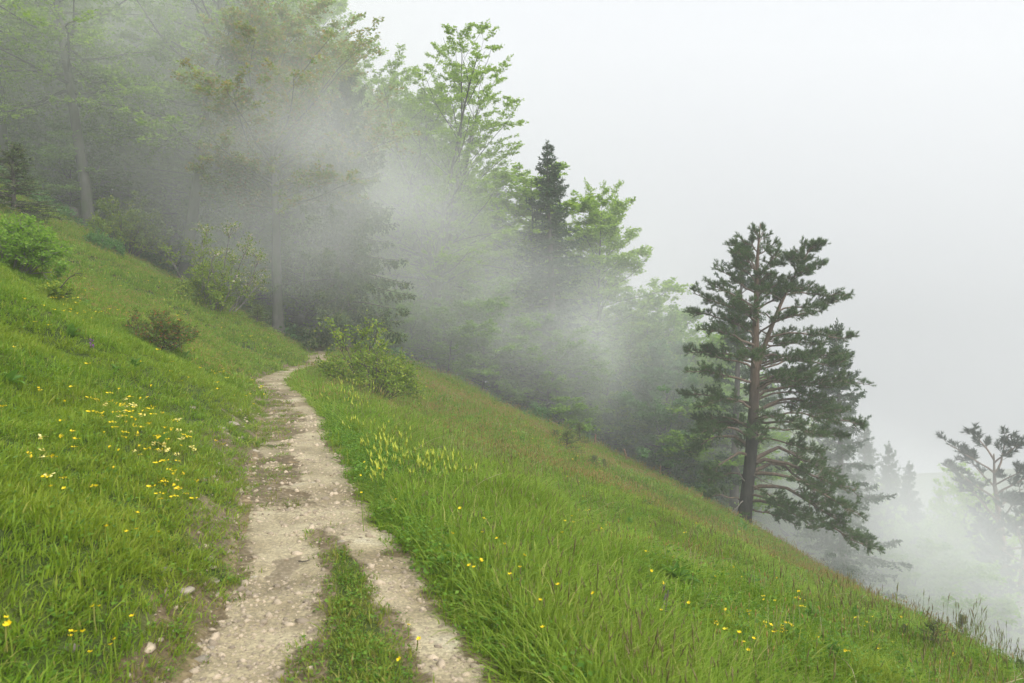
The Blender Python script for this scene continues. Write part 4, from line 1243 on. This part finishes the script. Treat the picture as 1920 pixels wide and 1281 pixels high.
plant_shrub('willow_bush', shrub(37, 140 * k, 125 * k, 30, M['fresh_leaf'], M['grey_twig'], .055, 8, 6, 11, 60, .0, (.05, 0), .3, .42, .2, .45), p, 'bright light green bush cut by the left picture edge')
p = on_ground(100, 556, 8); k = m_at(p)
bent = shrub(38, 70 * k, 36 * k, 12, M['shrub_leaf'], M['twig'], .04, 6, 5, 9, 62, -.05, (0, 0), .3, .4, .14, .2)
t = plant_shrub('small_shrub', bent, p, 'small shrub with one long arching twig on the left bank')
mb, ml = MB(), MB()
ap = np.array([[0, 0, -.05], [.16, -.05, .16], [.30, -.08, .30], [.42, -.1, .37], [.55, -.1, .38]]) * (62 * k / .55)
tube(mb, ap, np.linspace(.012, .004, 5), 5)
r_ = np.random.default_rng(3); a_, b_, c_ = fork(ap, 16, r_, .55, (30, 70), .16, .1)
prisms(mb, a_, b_, c_, .003, .0015); leafy(ml, a_, b_, c_, 8, r_, .035, 0, .5, .6)
aw = link('arching_twig', mb.mesh('arching_twig', M['twig']), t); link('foliage', ml.mesh('foliage', M['shrub_leaf'], smooth=False), aw)
p = on_ground(1007, 786, 20); k = m_at(p)
plant_shrub('leafy_bush', shrub(39, 48 * k, 36 * k, 18, M['blue_leaf'], M['twig'], .08, 6, 5, 10, 62, .05), p, 'small pale leafy bush at the top of the right meadow by the wood')
p = on_ground(1210, 957, 15); k = m_at(p)
plant_shrub('dry_shrub', shrub(40, 42 * k, 24 * k, 14, M['red_tip_leaf'], M['dead_wood'], .035, 5, 4, 4, 66, .05), p, 'small reddish brown half dry shrub on the right meadow')

# young spruces in the meadow
S_low = spruce(41, 1.0, .75, .03, M['young_needle'], whorl=.16, bpw=7, f0=.04, hang=.0, per=30, nl=.05, nw=.014, power=.7, tip=(40, 2))
S_cone = spruce(42, 1.6, .62, .03, M['young_needle'], whorl=.17, bpw=6, f0=.04, hang=.0, per=26, nl=.05, nw=.013, power=.9, tip=(45, 4))
S_dark = spruce(43, 1.6, .75, .035, M['droop_needle'], whorl=.15, bpw=7, f0=.03, hang=.05, per=30, nl=.055, nw=.016, power=1.0, tip=(40, 0))


def sapling(px, py, h, me, label, mh, wide=1.0, rz=0.0, dmin=6, dmax=70):
    p = on_ground(px, py, dmin, dmax); s = h * m_at(p) / mh
    t = link('spruce_sapling', None, loc=p, rot=(0, 0, rz), scale=(s * wide, s * wide, s)); t.empty_display_size = .2
    tag(t, label, 'sapling', 'young spruces in the meadow')
    link('trunk', me[0], t); link('crown', me[1], t)


sapling(1063, 850, 44, S_low, 'bright tipped young spruce, front one of three at the top of the right meadow', 1.08, 1.0, .3)
sapling(1086, 838, 46, S_cone, 'pointed young spruce, rear right one of three at the top of the right meadow', 1.72, 1.5, 1.0)
sapling(1040, 832, 26, S_low, 'smallest young spruce, left one of three at the top of the right meadow', 1.08, 1.1, 2.0)
sapling(1114, 880, 26, S_low, 'yellowish young spruce, left one of the pair on the right meadow', 1.08, 1.0, 3.0)
sapling(1133, 884, 24, S_cone, 'darker young spruce, right one of the pair on the right meadow', 1.72, 1.6, 4.0)
sapling(1752, 1222, 58, S_low, 'wide bright yellow green young spruce near the lower right meadow crest', 1.08, 1.05, 5.0)
sapling(1803, 1200, 58, S_cone, 'slim pointed young spruce on the lower right meadow crest', 1.72, 1.0, .6)
sapling(1696, 1194, 24, S_dark, 'little dark mound of young spruce left of the bright one at lower right', 1.72, 1.6, .9)
sapling(1912, 1276, 42, S_dark, 'dark young spruce cut by the lower right picture corner', 1.72, 1.3, 1.9)
sapling(482, 612, 40, S_low, 'compact dark green young conifer below the copper leaved tree', 1.08, 1.0, 2.9, 15)
sapling(932, 757, 68, S_dark, 'narrow young spruce at the wood edge under the fan shaped beech', 1.72, .8, 3.9, 20)
sapling(26, 402, 138, S_dark, 'tall young spruce behind the bright bush at the left picture edge', 1.72, 1.35, 4.9, 15)
sapling(443, 708, 16, S_low, 'tiny dark conifer tuft on the bank left of the path bend', 1.08, 1.4, 1.1)


# stumps, posts, sticks
def stump(p, h, r, seed, label):
    rg = np.random.default_rng(seed); mb = MB()
    n, sd = 7, 14
    a = np.arange(sd) / sd * 6.2832
    rows = []
    jag = rg.uniform(.72, 1.05, sd)
    for i in range(n):
        f = i / (n - 1)
        rr = r * (1 + .8 * (1 - f) ** 3 * (1 + .5 * np.cos(3 * a + 1))) * (1 + rg.normal(size=sd) * .05)
        rows.append(np.stack([np.cos(a) * rr, np.sin(a) * rr, -.15 + (h * jag + .15) * f], -1))
    ring = np.stack(rows)
    i = np.arange(n - 1)[:, None] * sd; j = np.arange(sd)[None]; kk = (j + 1) % sd
    mb.add(ring.reshape(-1, 3), np.stack([i + j, i + kk, i + sd + kk, i + sd + j], -1).reshape(-1, 4))
    mb.add(np.concatenate([ring[-1], [[0, 0, h * .7]]]), np.stack([j[0], kk[0], np.full(sd, sd)], -1))
    t = link('tree_stump', None, loc=p); tag(t, label, 'stump')
    link('stump_body', mb.mesh('stump_body', M['stump_wood'], smooth=False), t)
    for q in range(4):
        az = rg.uniform(0, 6.28); rt = MB()
        tube(rt, walk((math.cos(az) * r, math.sin(az) * r, .12 * h), (math.cos(az), math.sin(az), -.35), r * 2.0, 4, rg, .2, (0, 0, -.4)), np.linspace(r * .3, r * .08, 5), 5)
        link('root', rt.mesh('root', M['stump_wood']), t)


p = on_ground(141, 398, 20); stump(p, 28 * m_at(p), 11 * m_at(p), 1, 'broken pale weathered tree stump at the wood edge upper left')
p = on_ground(187, 460, 20); stump(p, 15 * m_at(p), 9 * m_at(p), 2, 'small dark rotten stump left of the olive bush')
for (px, py, h, lean, lab) in ((1115, 822, 24, .05, 'left one of three thin reddish wooden posts along the wood edge'), (1175, 853, 26, -.12, 'middle one of three thin reddish wooden posts along the wood edge'), (1237, 874, 24, .03, 'right one of three thin reddish wooden posts along the wood edge')):
    p = on_ground(px, py, 20); hh = h * m_at(p); mb = MB()
    tube(mb, np.array([[0, 0, -.2], [lean * .2, 0, hh * .5], [lean, 0, hh]]), [.045, .042, .038], 7)
    tag(link('fence_post', mb.mesh('fence_post', M['post_wood']), loc=p), lab, 'post', 'posts along the wood edge')
p = on_ground(1022, 790, 20); k = m_at(p)
t = link('branch_pile', None, loc=p); tag(t, 'small heap of pale dead branches at the top of the right meadow', 'branch pile')
rg = np.random.default_rng(8)
for i in range(9):
    mb = MB(); a = rg.uniform(-.5, .5)
    tube(mb, walk((rg.uniform(-.5, .1), rg.uniform(-.2, .2), .05 + .03 * i), (1, a, rg.uniform(-.3, .2)), rg.uniform(.5, 1.0), 4, rg, .12), np.linspace(.03, .012, 5), 5)
    link('stick', mb.mesh('stick', M['dead_wood']), t)
for (px, py, d, L, r, lab) in ((1352, 1081, (1, .3, -.42), .55, .016, 'dark fallen stick lying in the grass of the right meadow'), (560, 1062, (1, -.4, 0), .09, .006, 'short brown twig lying on the damp patch of the path'), (1160, 1012, (1, .2, -.3), .3, .01, 'thin dead twig lying in the right meadow')):
    p = on_ground(px, py); mb = MB(); rg = np.random.default_rng(int(px))
    tube(mb, walk((0, 0, .03), d, L, 5, rg, .08), np.linspace(r, r * .5, 6), 5)
    tag(link('fallen_stick', mb.mesh('fallen_stick', M['twig']), loc=p), lab, 'stick')
p = on_ground(1243, 1175); mb = MB(); rg = np.random.default_rng(6)
tube(mb, walk((0, 0, -.03), (.1, 0, 1), 72 * m_at(p), 6, rg, .04), np.linspace(.008, .004, 7), 5)
a_, b_, c_ = fork(walk((0, 0, 0), (.1, 0, 1), 72 * m_at(p), 6, rg, .03), 8, rg, .5, (15, 35), .05, .03); prisms(mb, a_, b_, c_, .006, .002)
tag(link('dead_stalk', mb.mesh('dead_stalk', M['twig']), loc=p), 'upright dark brown dead stalk in the lower right grass', 'stalk')

# stones
stone_me = []
for q in range(5):
    mb = MB(); pebble(mb, np.random.default_rng(60 + q), 2, .42, .17); stone_me.append(mb.mesh('stone', M['stone'], smooth=False))
for i, (px, py, w, lab) in enumerate([
        (128, 1217, 34, 'grey stone among yellow flowers at the lower left'), (395, 1051, 22, 'pale stone in the turf level with the damp patch'), (346, 1111, 30, 'flat grey stone in worn turf left of the path'),
        (308, 1071, 26, 'flat pale stone in the turf, left of the other flat stones'), (432, 796, 24, 'low grey rock in the turf beside the far path, upper one of two'), (412, 804, 20, 'low grey rock in the turf beside the far path, lower one of two'),
        (450, 822, 16, 'small flat rock at the left path edge beyond the rocks'), (376, 1240, 26, 'grey stone at the left path edge near the bottom'), (398, 1215, 18, 'small grey stone above the one at the left path edge'),
        (585, 906, 11, 'small stone on the gravel right of the middle of the path'), (505, 918, 14, 'pale stone in the gravel where the path widens'), (640, 1018, 14, 'pale stone at the start of the grassy median'),
        (402, 1091, 20, 'roundish stone half sunk in turf left of the damp patch'), (475, 1085, 14, 'small light stone at the left path edge beside the damp patch'), (720, 1090, 12, 'small light stone on the right wheel track'),
        (360, 765, 14, 'dark little rock on the bank left of the far path'), (478, 848, 16, 'brownish rock on the left edge of the narrowing path'), (815, 1240, 16, 'flat stone bedded in the right wheel track')]):
    p = on_ground(px, py); s = w * m_at(p) / 2 * 1.15
    tag(link('stone', stone_me[i % 5], loc=p + np.array([0, 0, s * .04]), rot=(.1, .15, i * 1.7), scale=s), lab, 'stone', 'stones by the path')

# damp patch on the path: a thin film of muddy water
mw, nt, out = mat_base('muddy_water')
b = nt.nodes.new('ShaderNodeBsdfPrincipled'); b.inputs['Base Color'].default_value = (.16, .125, .075, 1); b.inputs['Roughness'].default_value = .42; b.inputs['Specular IOR Level'].default_value = .4
n1 = noise_node(nt, 45, 4); rr = ramp(nt, [(.3, (.13, .10, .055)), (.60, (.21, .165, .10)), (.70, (.40, .34, .25))]); nt.links.new(n1.outputs[0], rr.inputs[0]); nt.links.new(rr.outputs[0], b.inputs['Base Color'])
bp = nt.nodes.new('ShaderNodeBump'); bp.inputs['Strength'].default_value = .25; bp.inputs['Distance'].default_value = .004; nt.links.new(n1.outputs[0], bp.inputs['Height']); nt.links.new(bp.outputs[0], b.inputs['Normal'])
nt.links.new(b.outputs[0], out.inputs['Surface'])
gxx, gyy = np.meshgrid(np.linspace(-.3, .3, 41), np.linspace(-.62, .62, 61))
zz = float(ground(*PUD)) + .0135 + (fbm(gxx * 14, gyy * 9, 12, 3) - .5) * .016 - .03 * np.clip((gxx / .3) ** 2 + (gyy / .62) ** 2 - .45, 0, 1)
ii = np.arange(60)[:, None] * 41 + np.arange(40)[None]
mb = MB(); mb.add(np.stack([gxx + PUD[0], gyy + PUD[1], zz], -1).reshape(-1, 3), np.stack([ii, ii + 1, ii + 42, ii + 41], -1).reshape(-1, 4))
tag(link('puddle', mb.mesh('puddle', mw)), 'shallow muddy damp patch on the left wheel track', kind='structure')

# broad-leaved plants: rosettes of pleated leaves, each leaf its own part
leaf_me = []
for q in range(3):
    rg = np.random.default_rng(80 + q); mb = MB()
    n = 7; f = np.linspace(0, 1, n); w = .15 * np.sin(np.pi * np.clip(f, .04, 1) ** .75) + .01; w[-1] = .004
    arch = (.45, .75, 1.0)[q]
    x = f * (1 - .25 * arch * f); zc = .55 * f - arch * .55 * f ** 2
    V = np.stack([np.stack([x, -w, zc + w * .55], -1), np.stack([x, 0 * w, zc], -1), np.stack([x, w, zc + w * .55], -1)], 1).reshape(-1, 3)
    i = np.arange(n - 1)[:, None] * 3
    mb.add(V, np.concatenate([i + np.array([[0, 1, 4, 3]]), i + np.array([[1, 2, 5, 4]])]))
    leaf_me.append(mb.mesh('leaf', M['broad_leaf']))
rg = np.random.default_rng(90)
L_ = 'cluster of broad pleated green leaves growing in the grass on the left bank'
R_ = 'cluster of broad pleated green leaves growing in the right hand meadow'
for (px, py, h, lab) in [(14, 722, 48, 'large broad leaved plant cut by the left picture edge'), (132, 632, 32, None), (250, 690, 30, 'broad leaved plant just below the red tipped bush'), (213, 698, 22, None), (345, 672, 20, None), (296, 842, 42, 'pale yellowish broad leaved plant amid yellow flowers'),
                         (205, 893, 26, 'pair like broad leaved plant on the lower left bank'), (150, 1000, 32, None), (655, 752, 24, 'broad leaved plant at the foot of the leaning thorn bush'), (362, 762, 16, None), (190, 500, 14, None), (230, 508, 12, None),
                         (1052, 1012, 42, None), (1132, 1040, 42, None), (1100, 1030, 36, None), (1268, 1096, 44, 'largest broad leaved plant in the middle of the right meadow'), (1270, 1070, 26, None), (1398, 1098, 30, None), (1476, 1206, 40, None), (1520, 1168, 30, None),
                         (1600, 1172, 34, None), (1637, 1190, 22, None), (945, 905, 24, None), (960, 930, 26, None), (1000, 880, 20, None), (1085, 955, 22, None), (905, 812, 16, None), (980, 838, 18, None), (1120, 920, 16, None), (1310, 1005, 18, None),
                         (1392, 998, 20, 'broad leaved plant directly below the trunk of the lone pine'), (1440, 1060, 18, None), (1540, 1090, 18, None), (1560, 1240, 34, None), (1690, 1268, 36, None), (1205, 1240, 42, None), (1340, 1255, 36, None), (835, 905, 26, None), (880, 855, 18, None), (1180, 985, 16, None)]:
    p = on_ground(px, py); s = h * m_at(p) * (1.2 if p[0] < xp(p[1]) else 1.35)
    t = link('broadleaf_plant', None, loc=p + np.array([0, 0, .0 if p[0] < xp(p[1]) else .03]), rot=(0, .1, rg.uniform(0, 6.28))); t.empty_display_size = .1
    tag(t, lab or (L_ if p[0] < xp(p[1]) else R_), 'plant', 'broad leaved plants in the meadow')
    nlf = int(rg.integers(10, 15))
    for q in range(nlf):
        o = link('leaf', leaf_me[int(rg.integers(0, 3))], t, (0, 0, -.02), (rg.normal() * .12, -rg.uniform(.0, .75) if q < 8 else -1.0, q * 2.4 + rg.normal() * .2), s * rg.uniform(.6, 1.05))

# buttercups near the path: stem and cup of petals
mb = MB(); tube(mb, np.array([[0, 0, -.03], [.004, 0, .5], [0, .006, 1.0]]), [.004, .0035, .003], 4); stem_me = mb.mesh('stem', M['tall_grass'])
mb = MB()
for q in range(5):
    a = q * 1.2566; o_ = np.array([math.cos(a), math.sin(a), 0]); sd = np.array([-math.sin(a), math.cos(a), 0])
    mb.add(np.array([o_ * .1, o_ * .7 + sd * .55 + [0, 0, .35], o_ * 1.15 + [0, 0, .75], o_ * .7 - sd * .55 + [0, 0, .35]]), [[0, 1, 2, 3]])
cup_me = mb.mesh('flower_head', M['petal_yellow'], smooth=False)
near = [(920, 1096), (907, 1110), (953, 1114), (1026, 1142), (1004, 1162), (1121, 1154), (1031, 1214), (878, 1077), (941, 1070), (966, 1041), (923, 1019), (985, 1077), (972, 1109), (1055, 997), (1072, 999), (1084, 1011), (1046, 1019),
        (1413, 1234), (1424, 1234), (1397, 1234), (1381, 1218), (1440, 1208), (1223, 1094), (1329, 1099), (682, 945), (668, 908), (765, 1180), (781, 1204), (752, 1246), (705, 902), (690, 880), (740, 955), (768, 990), (848, 1047), (860, 985), (1236, 1180), (1280, 1150), (1460, 1165), (1350, 1190), (900, 1030)]
left = [(10, 1176), (24, 1190), (6, 1190), (130, 1197), (146, 1203), (154, 1208), (138, 1206), (222, 1220), (212, 1222), (165, 1246), (185, 1154), (125, 757), (248, 790), (72, 733), (90, 900), (205, 1000), (230, 1012), (246, 1004), (288, 1010), (95, 922), (130, 924), (340, 840), (250, 975), (182, 1150), (243, 1168)]
for (px, py) in near + left:
    lf = (px, py) in left
    h = rg.uniform(.10, .15) if lf else rg.uniform(.26, .42)
    if py < 960: h *= .8
    if 745 < px < 785: h = .07
    p = on_ground(px, py + h / max(on_ground(px, py)[1], 1) * FPX * .8)
    t = link('buttercup', None, loc=p, rot=(rg.normal() * .12, rg.normal() * .12, rg.uniform(0, 6.28)))
    tag(t, 'yellow buttercup flower on the short grassy bank left of the path' if lf else 'yellow buttercup flower on a thin stem in the tall grass right of the path', 'flower', 'buttercups beside the path')
    link('stem', stem_me, t, scale=(1, 1, h)); link('flower_head', cup_me, t, (0, 0, h), (rg.normal() * .3, rg.normal() * .3, 0), rg.uniform(.009, .0125))
for (px, py, lab) in ((172, 668, 'single purple orchid spike on the upper left bank'), (1068, 893, 'purple orchid spike in the right meadow below the spruce saplings'), (1087, 902, 'second purple orchid spike right of the first in the right meadow'), (1468, 1036, 'purple orchid spike below the limbs of the lone pine')):
    p = on_ground(px, py); t = link('orchid', None, loc=p); tag(t, lab, 'flower', 'purple orchids'); t.scale = (.6,) * 3
    link('stem', stem_me, t, scale=(1.3, 1.3, .26)); mb = MB()
    r_ = np.random.default_rng(px); n = 40; a = r_.uniform(0, 6.28, n); z = r_.uniform(.16, .32, n)
    quads(mb, np.stack([np.cos(a) * .012, np.sin(a) * .012, z], -1), np.stack([np.cos(a), np.sin(a), r_.normal(size=n) * .4], -1), r_.normal(size=(n, 3)), np.full(n, .035), np.full(n, .03))
    link('flower_spike', mb.mesh('flower_spike', M['petal_purple'], smooth=False), t)

# small far flowers: uncountable specks
fl_c = proto_set('small_flower', [(lambda m, r, k=k: (stalks(m, 1, .0, .10, .14, r, 0, 0, .01, .003), leaflets(m, 5, .012, .006, .018, r, 1, .8))) for k in range(3)], [M['tall_grass'], M['petal_yellow']])
for o in fl_c.objects:       # lift the petals to the stem's tip
    me = o.data; v = np.empty(len(me.vertices) * 3, np.float32); me.vertices.foreach_get('co', v); v = v.reshape(-1, 3)
    nb = len(v) - 20; v[nb:, 2] += v[:nb, 2].max(); v[nb:, :2] += v[:nb, :2].mean(0); me.vertices.foreach_set('co', v.reshape(-1))


def specks(name, coll, spots, n, label, smin, smax, sp):
    xs, ys = [], []
    for (px, py, w, h, cnt) in spots:
        for _ in range(cnt):
            q = on_ground(px + gr.normal() * w, py + gr.normal() * h); xs.append(q[0]); ys.append(q[1])
    xs, ys = np.array(xs), np.array(ys)
    k = bare(xs, ys) < .2; xs, ys = xs[k], ys[k]
    m = len(xs); s = gr.uniform(smin, smax, m) * np.interp(ys, [4, 12, 30], [1, 1.25, 1.9])
    scatter(name, coll, np.stack([xs, ys, ground(xs, ys)], -1), np.stack([gr.normal(size=m) * .1, gr.normal(size=m) * .1, gr.uniform(0, 6.28, m)], -1), np.stack([s, s, s], -1), gr.integers(0, sp, m), label)


specks('yellow_flowers', fl_c, [(290, 850, 45, 22, 38), (250, 800, 40, 22, 26), (215, 790, 25, 10, 14), (320, 930, 30, 15, 10), (110, 590, 45, 22, 22), (160, 605, 30, 8, 14), (350, 700, 70, 40, 16), (330, 960, 25, 8, 12), (420, 712, 10, 3, 8), (100, 850, 80, 80, 18),
                                (300, 560, 100, 30, 24), (450, 640, 60, 20, 14), (480, 750, 30, 20, 14), (1150, 900, 120, 60, 26), (1300, 1010, 120, 40, 22), (1500, 1110, 120, 60, 24), (1420, 1210, 120, 40, 18), (1650, 1200, 60, 40, 12), (1100, 1020, 60, 30, 12), (950, 860, 90, 40, 14), (820, 760, 60, 30, 10)],
       0, 'scattered small yellow flowers on both grassy slopes', .8, 1.25, 3)
pl_c = proto_set('pale_flower', [(lambda m, r, k=k: leaflets(m, 9, .02, .02, .02, r, 0, .8)) for k in range(3)], [M['petal_pale']])
for o in pl_c.objects:
    me = o.data; v = np.empty(len(me.vertices) * 3, np.float32); me.vertices.foreach_get('co', v); v = v.reshape(-1, 3); v[:, 2] += .10; me.vertices.foreach_set('co', v.reshape(-1))
specks('pale_flowers', pl_c, [(225, 785, 26, 12, 9), (300, 855, 34, 12, 8), (290, 870, 30, 8, 5), (340, 820, 10, 30, 4), (100, 880, 30, 30, 4)], 0, 'pale yellow kidney vetch heads in the turf of the left bank', .8, 1.2, 3)
sp_c = proto_set('yellow_rattle', [(lambda m, r, k=k: (stalks(m, 3, .05, .16, .3, r, 0, 1, .07, .018), leaflets(m, 10, .05, .22, .03, r, 0, .8))) for k in range(3)], [M['herb'], M['spike_flower']])
specks('yellow_rattle', sp_c, [(700, 850, 18, 30, 10), (735, 890, 20, 22, 22), (800, 920, 28, 12, 18), (665, 810, 12, 26, 10), (640, 765, 12, 16, 6), (850, 950, 30, 20, 6), (720, 930, 20, 25, 8)], 0, 'yellowish green flower spikes in the tall grass right of the path', .8, 1.2, 3)

# leafy ground cover under the trees
fx, fy = field(gr, 36, 60, 2.6, 4)
k = fbm(fx * .3, fy * .3, 15, 2) > .35; fx, fy = fx[k], fy[k]
fd = fy - np.interp(fx / fy, [-.6, -.4, -.28, -.08, .1, .3, .6], [36, 40, 37, 43, 43, 46, 50])
k = fd > 0; fx, fy = fx[k], fy[k]; n = len(fx)
fc = proto_set('forest_herb', [(lambda m, r, k=k: leaflets(m, 60, .34, .42, .15, r, 0, .6)) for k in range(4)], [M['blue_leaf']])
s = gr.uniform(.6, 1.6, n)
scatter('forest_undergrowth', fc, np.stack([fx, fy, ground(fx, fy)], -1), np.stack([np.zeros(n), np.zeros(n), gr.uniform(0, 6.28, n)], -1), np.stack([s, s, s], -1), gr.integers(0, 4, n), 'green leafy undergrowth on the forest floor')
# ------------------------------------------------------------------ air
def box_mesh(name, lo, hi, mat):
    lo, hi = np.array(lo, float), np.array(hi, float)
    v = np.array([[x, y, z] for x in (lo[0], hi[0]) for y in (lo[1], hi[1]) for z in (lo[2], hi[2])])
    f = [[0, 1, 3, 2], [4, 6, 7, 5], [0, 4, 5, 1], [2, 3, 7, 6], [0, 2, 6, 4], [1, 5, 7, 3]]
    mb = MB(); mb.add(v, f)
    return mb.mesh(name, mat, smooth=False)


def vol_mat(name, density, col=(.995, 1.0, 1.0), aniso=.0):
    m, nt, out = mat_base(name)
    v = nt.nodes.new('ShaderNodeVolumePrincipled')
    v.inputs['Color'].default_value = (*col, 1)
    v.inputs['Density'].default_value = density
    v.inputs['Anisotropy'].default_value = aniso
    nt.links.new(v.outputs[0], out.inputs['Volume'])
    return m, nt, v


co = np.empty(len(bpy.data.objects['ground'].data.vertices) * 3, np.float32)
bpy.data.objects['ground'].data.vertices.foreach_get('co', co); co = co.reshape(-1, 3)
hm, _, _ = vol_mat('haze', .0023)
lo, hi = co.min(0), co.max(0)
tag(link('haze', box_mesh('haze', (lo[0] - 2, lo[1] - 2, lo[2] - 1), (hi[0] + 2, hi[1] + 2, max(hi[2], 34) + 2), hm)), 'pale even haze in the air over the hillside', kind='stuff')

# drifting banks of thicker mist: soft-edged cloudlets hanging in front of and inside the wood
def mist_mat(density, scale, seed):
    m, nt, v = vol_mat('mist', density)
    tc = nt.nodes.new('ShaderNodeTexCoord')
    ln = nt.nodes.new('ShaderNodeVectorMath'); ln.operation = 'LENGTH'
    nt.links.new(tc.outputs['Object'], ln.inputs[0])
    fall = nt.nodes.new('ShaderNodeMapRange'); fall.interpolation_type = 'SMOOTHERSTEP'
    fall.inputs[1].default_value, fall.inputs[2].default_value = 1.0, 0.0
    fall.inputs[3].default_value, fall.inputs[4].default_value = 0.0, 1.0
    nt.links.new(ln.outputs['Value'], fall.inputs[0])
    n = nt.nodes.new('ShaderNodeTexNoise'); n.noise_dimensions = '3D'
    n.inputs['Scale'].default_value = scale; n.inputs['Detail'].default_value = 2.5; n.inputs['Distortion'].default_value = .6
    ad = nt.nodes.new('ShaderNodeVectorMath'); ad.operation = 'ADD'; ad.inputs[1].default_value = (seed * 7.3, seed * 3.1, seed)
    sv = nt.nodes.new('ShaderNodeVectorMath'); sv.operation = 'MULTIPLY'; sv.inputs[1].default_value = (1.0, 1.0, 1.2)
    nt.links.new(tc.outputs['Object'], sv.inputs[0]); nt.links.new(sv.outputs[0], ad.inputs[0]); nt.links.new(ad.outputs[0], n.inputs['Vector'])
    nr = nt.nodes.new('ShaderNodeMapRange'); nr.inputs[1].default_value, nr.inputs[2].default_value = .34, .68
    nr.inputs[3].default_value, nr.inputs[4].default_value = .35, 1.5
    nt.links.new(n.outputs[0], nr.inputs[0])
    a = nt.nodes.new('ShaderNodeMath'); a.operation = 'MULTIPLY'
    b = nt.nodes.new('ShaderNodeMath'); b.operation = 'MULTIPLY'; b.inputs[1].default_value = density
    nt.links.new(fall.outputs[0], a.inputs[0]); nt.links.new(nr.outputs[0], a.inputs[1])
    nt.links.new(a.outputs[0], b.inputs[0]); nt.links.new(b.outputs[0], v.inputs['Density'])
    return m


def ball(n=3):
    import bmesh
    bm = bmesh.new(); bmesh.ops.create_icosphere(bm, subdivisions=n, radius=1.0)
    v = np.array([q.co[:] for q in bm.verts]); f = np.array([[q.index for q in g.verts] for g in bm.faces]); bm.free()
    return v, f


BV, BF = ball()
BANKS = [  # column, row, distance, radii (across, deep, high), tilt, density, what
    (590, 350, 35, (11.0, 5.5, 8.0), .25, .15, 'pale mist drifting in front of the drooping spruce'),
    (330, 40, 44, (21, 6.0, 11.0), .05, .085, 'broad mist veil across the crowns at upper left'),
    (40, 150, 44, (16, 5.5, 12.0), .10, .075, 'mist between the trunks at the far left'),
    (430, 290, 43, (11, 5.0, 8.5), .20, .07, 'thin mist above the blossoming shrub'),
    (790, 420, 42, (8.0, 5.0, 10.0), .10, .085, 'mist around the lower trunks of the fan shaped beech'),
    (930, 560, 43, (8.5, 5.0, 7.5), .25, .085, 'mist right of the fan shaped beech trunk'),
    (1060, 640, 44, (6.5, 4.5, 7.0), .15, .075, 'mist at the foot of the narrow dark spruce'),
    (1180, 640, 43, (7.5, 4.5, 10.0), .10, .105, 'bright mist patch left of the lone pine'),
    (1760, 1090, 48, (24, 7.0, 11.0), .50, .17, 'thick mist rising below the meadow at the right'),
    (1480, 930, 45, (15, 4.5, 8.0), .50, .08, 'mist behind the foot of the lone pine'),
    (760, 590, 40.5, (17, 4.0, 4.5), .42, .05, 'low thin mist along the wood edge'),
    (180, 330, 44, (13, 4.0, 5.5), .35, .06, 'low thin mist behind the stump at upper left'),
    (1440, 760, 37, (7.0, 3.0, 6.0), .30, .022, 'thin mist wafting through the lone pine'),
    (250, 70, 35, (17, 4.5, 8.0), .08, .065, 'thin mist veil in front of the crowns at upper left'),
    (150, 310, 37, (11, 3.5, 5.0), .30, .045, 'thin mist veil in front of the trunks at left'),
    (650, 330, 56, (46, 6.5, 20.0), .45, .05, 'mist hanging inside the wood behind the edge trees')]
for i, (px, py, D, rad, tilt, den, lab) in enumerate(BANKS):
    mb = MB(); mb.add(BV, BF)
    o = link('mist_bank', mb.mesh('mist_bank', mist_mat(den, 1.25, i + 1)), loc=((px - 960) / FPX * D, D, EYE + (HORIZON - py) / FPX * D), rot=(0, tilt, 0), scale=rad)
    tag(o, lab, kind='stuff')
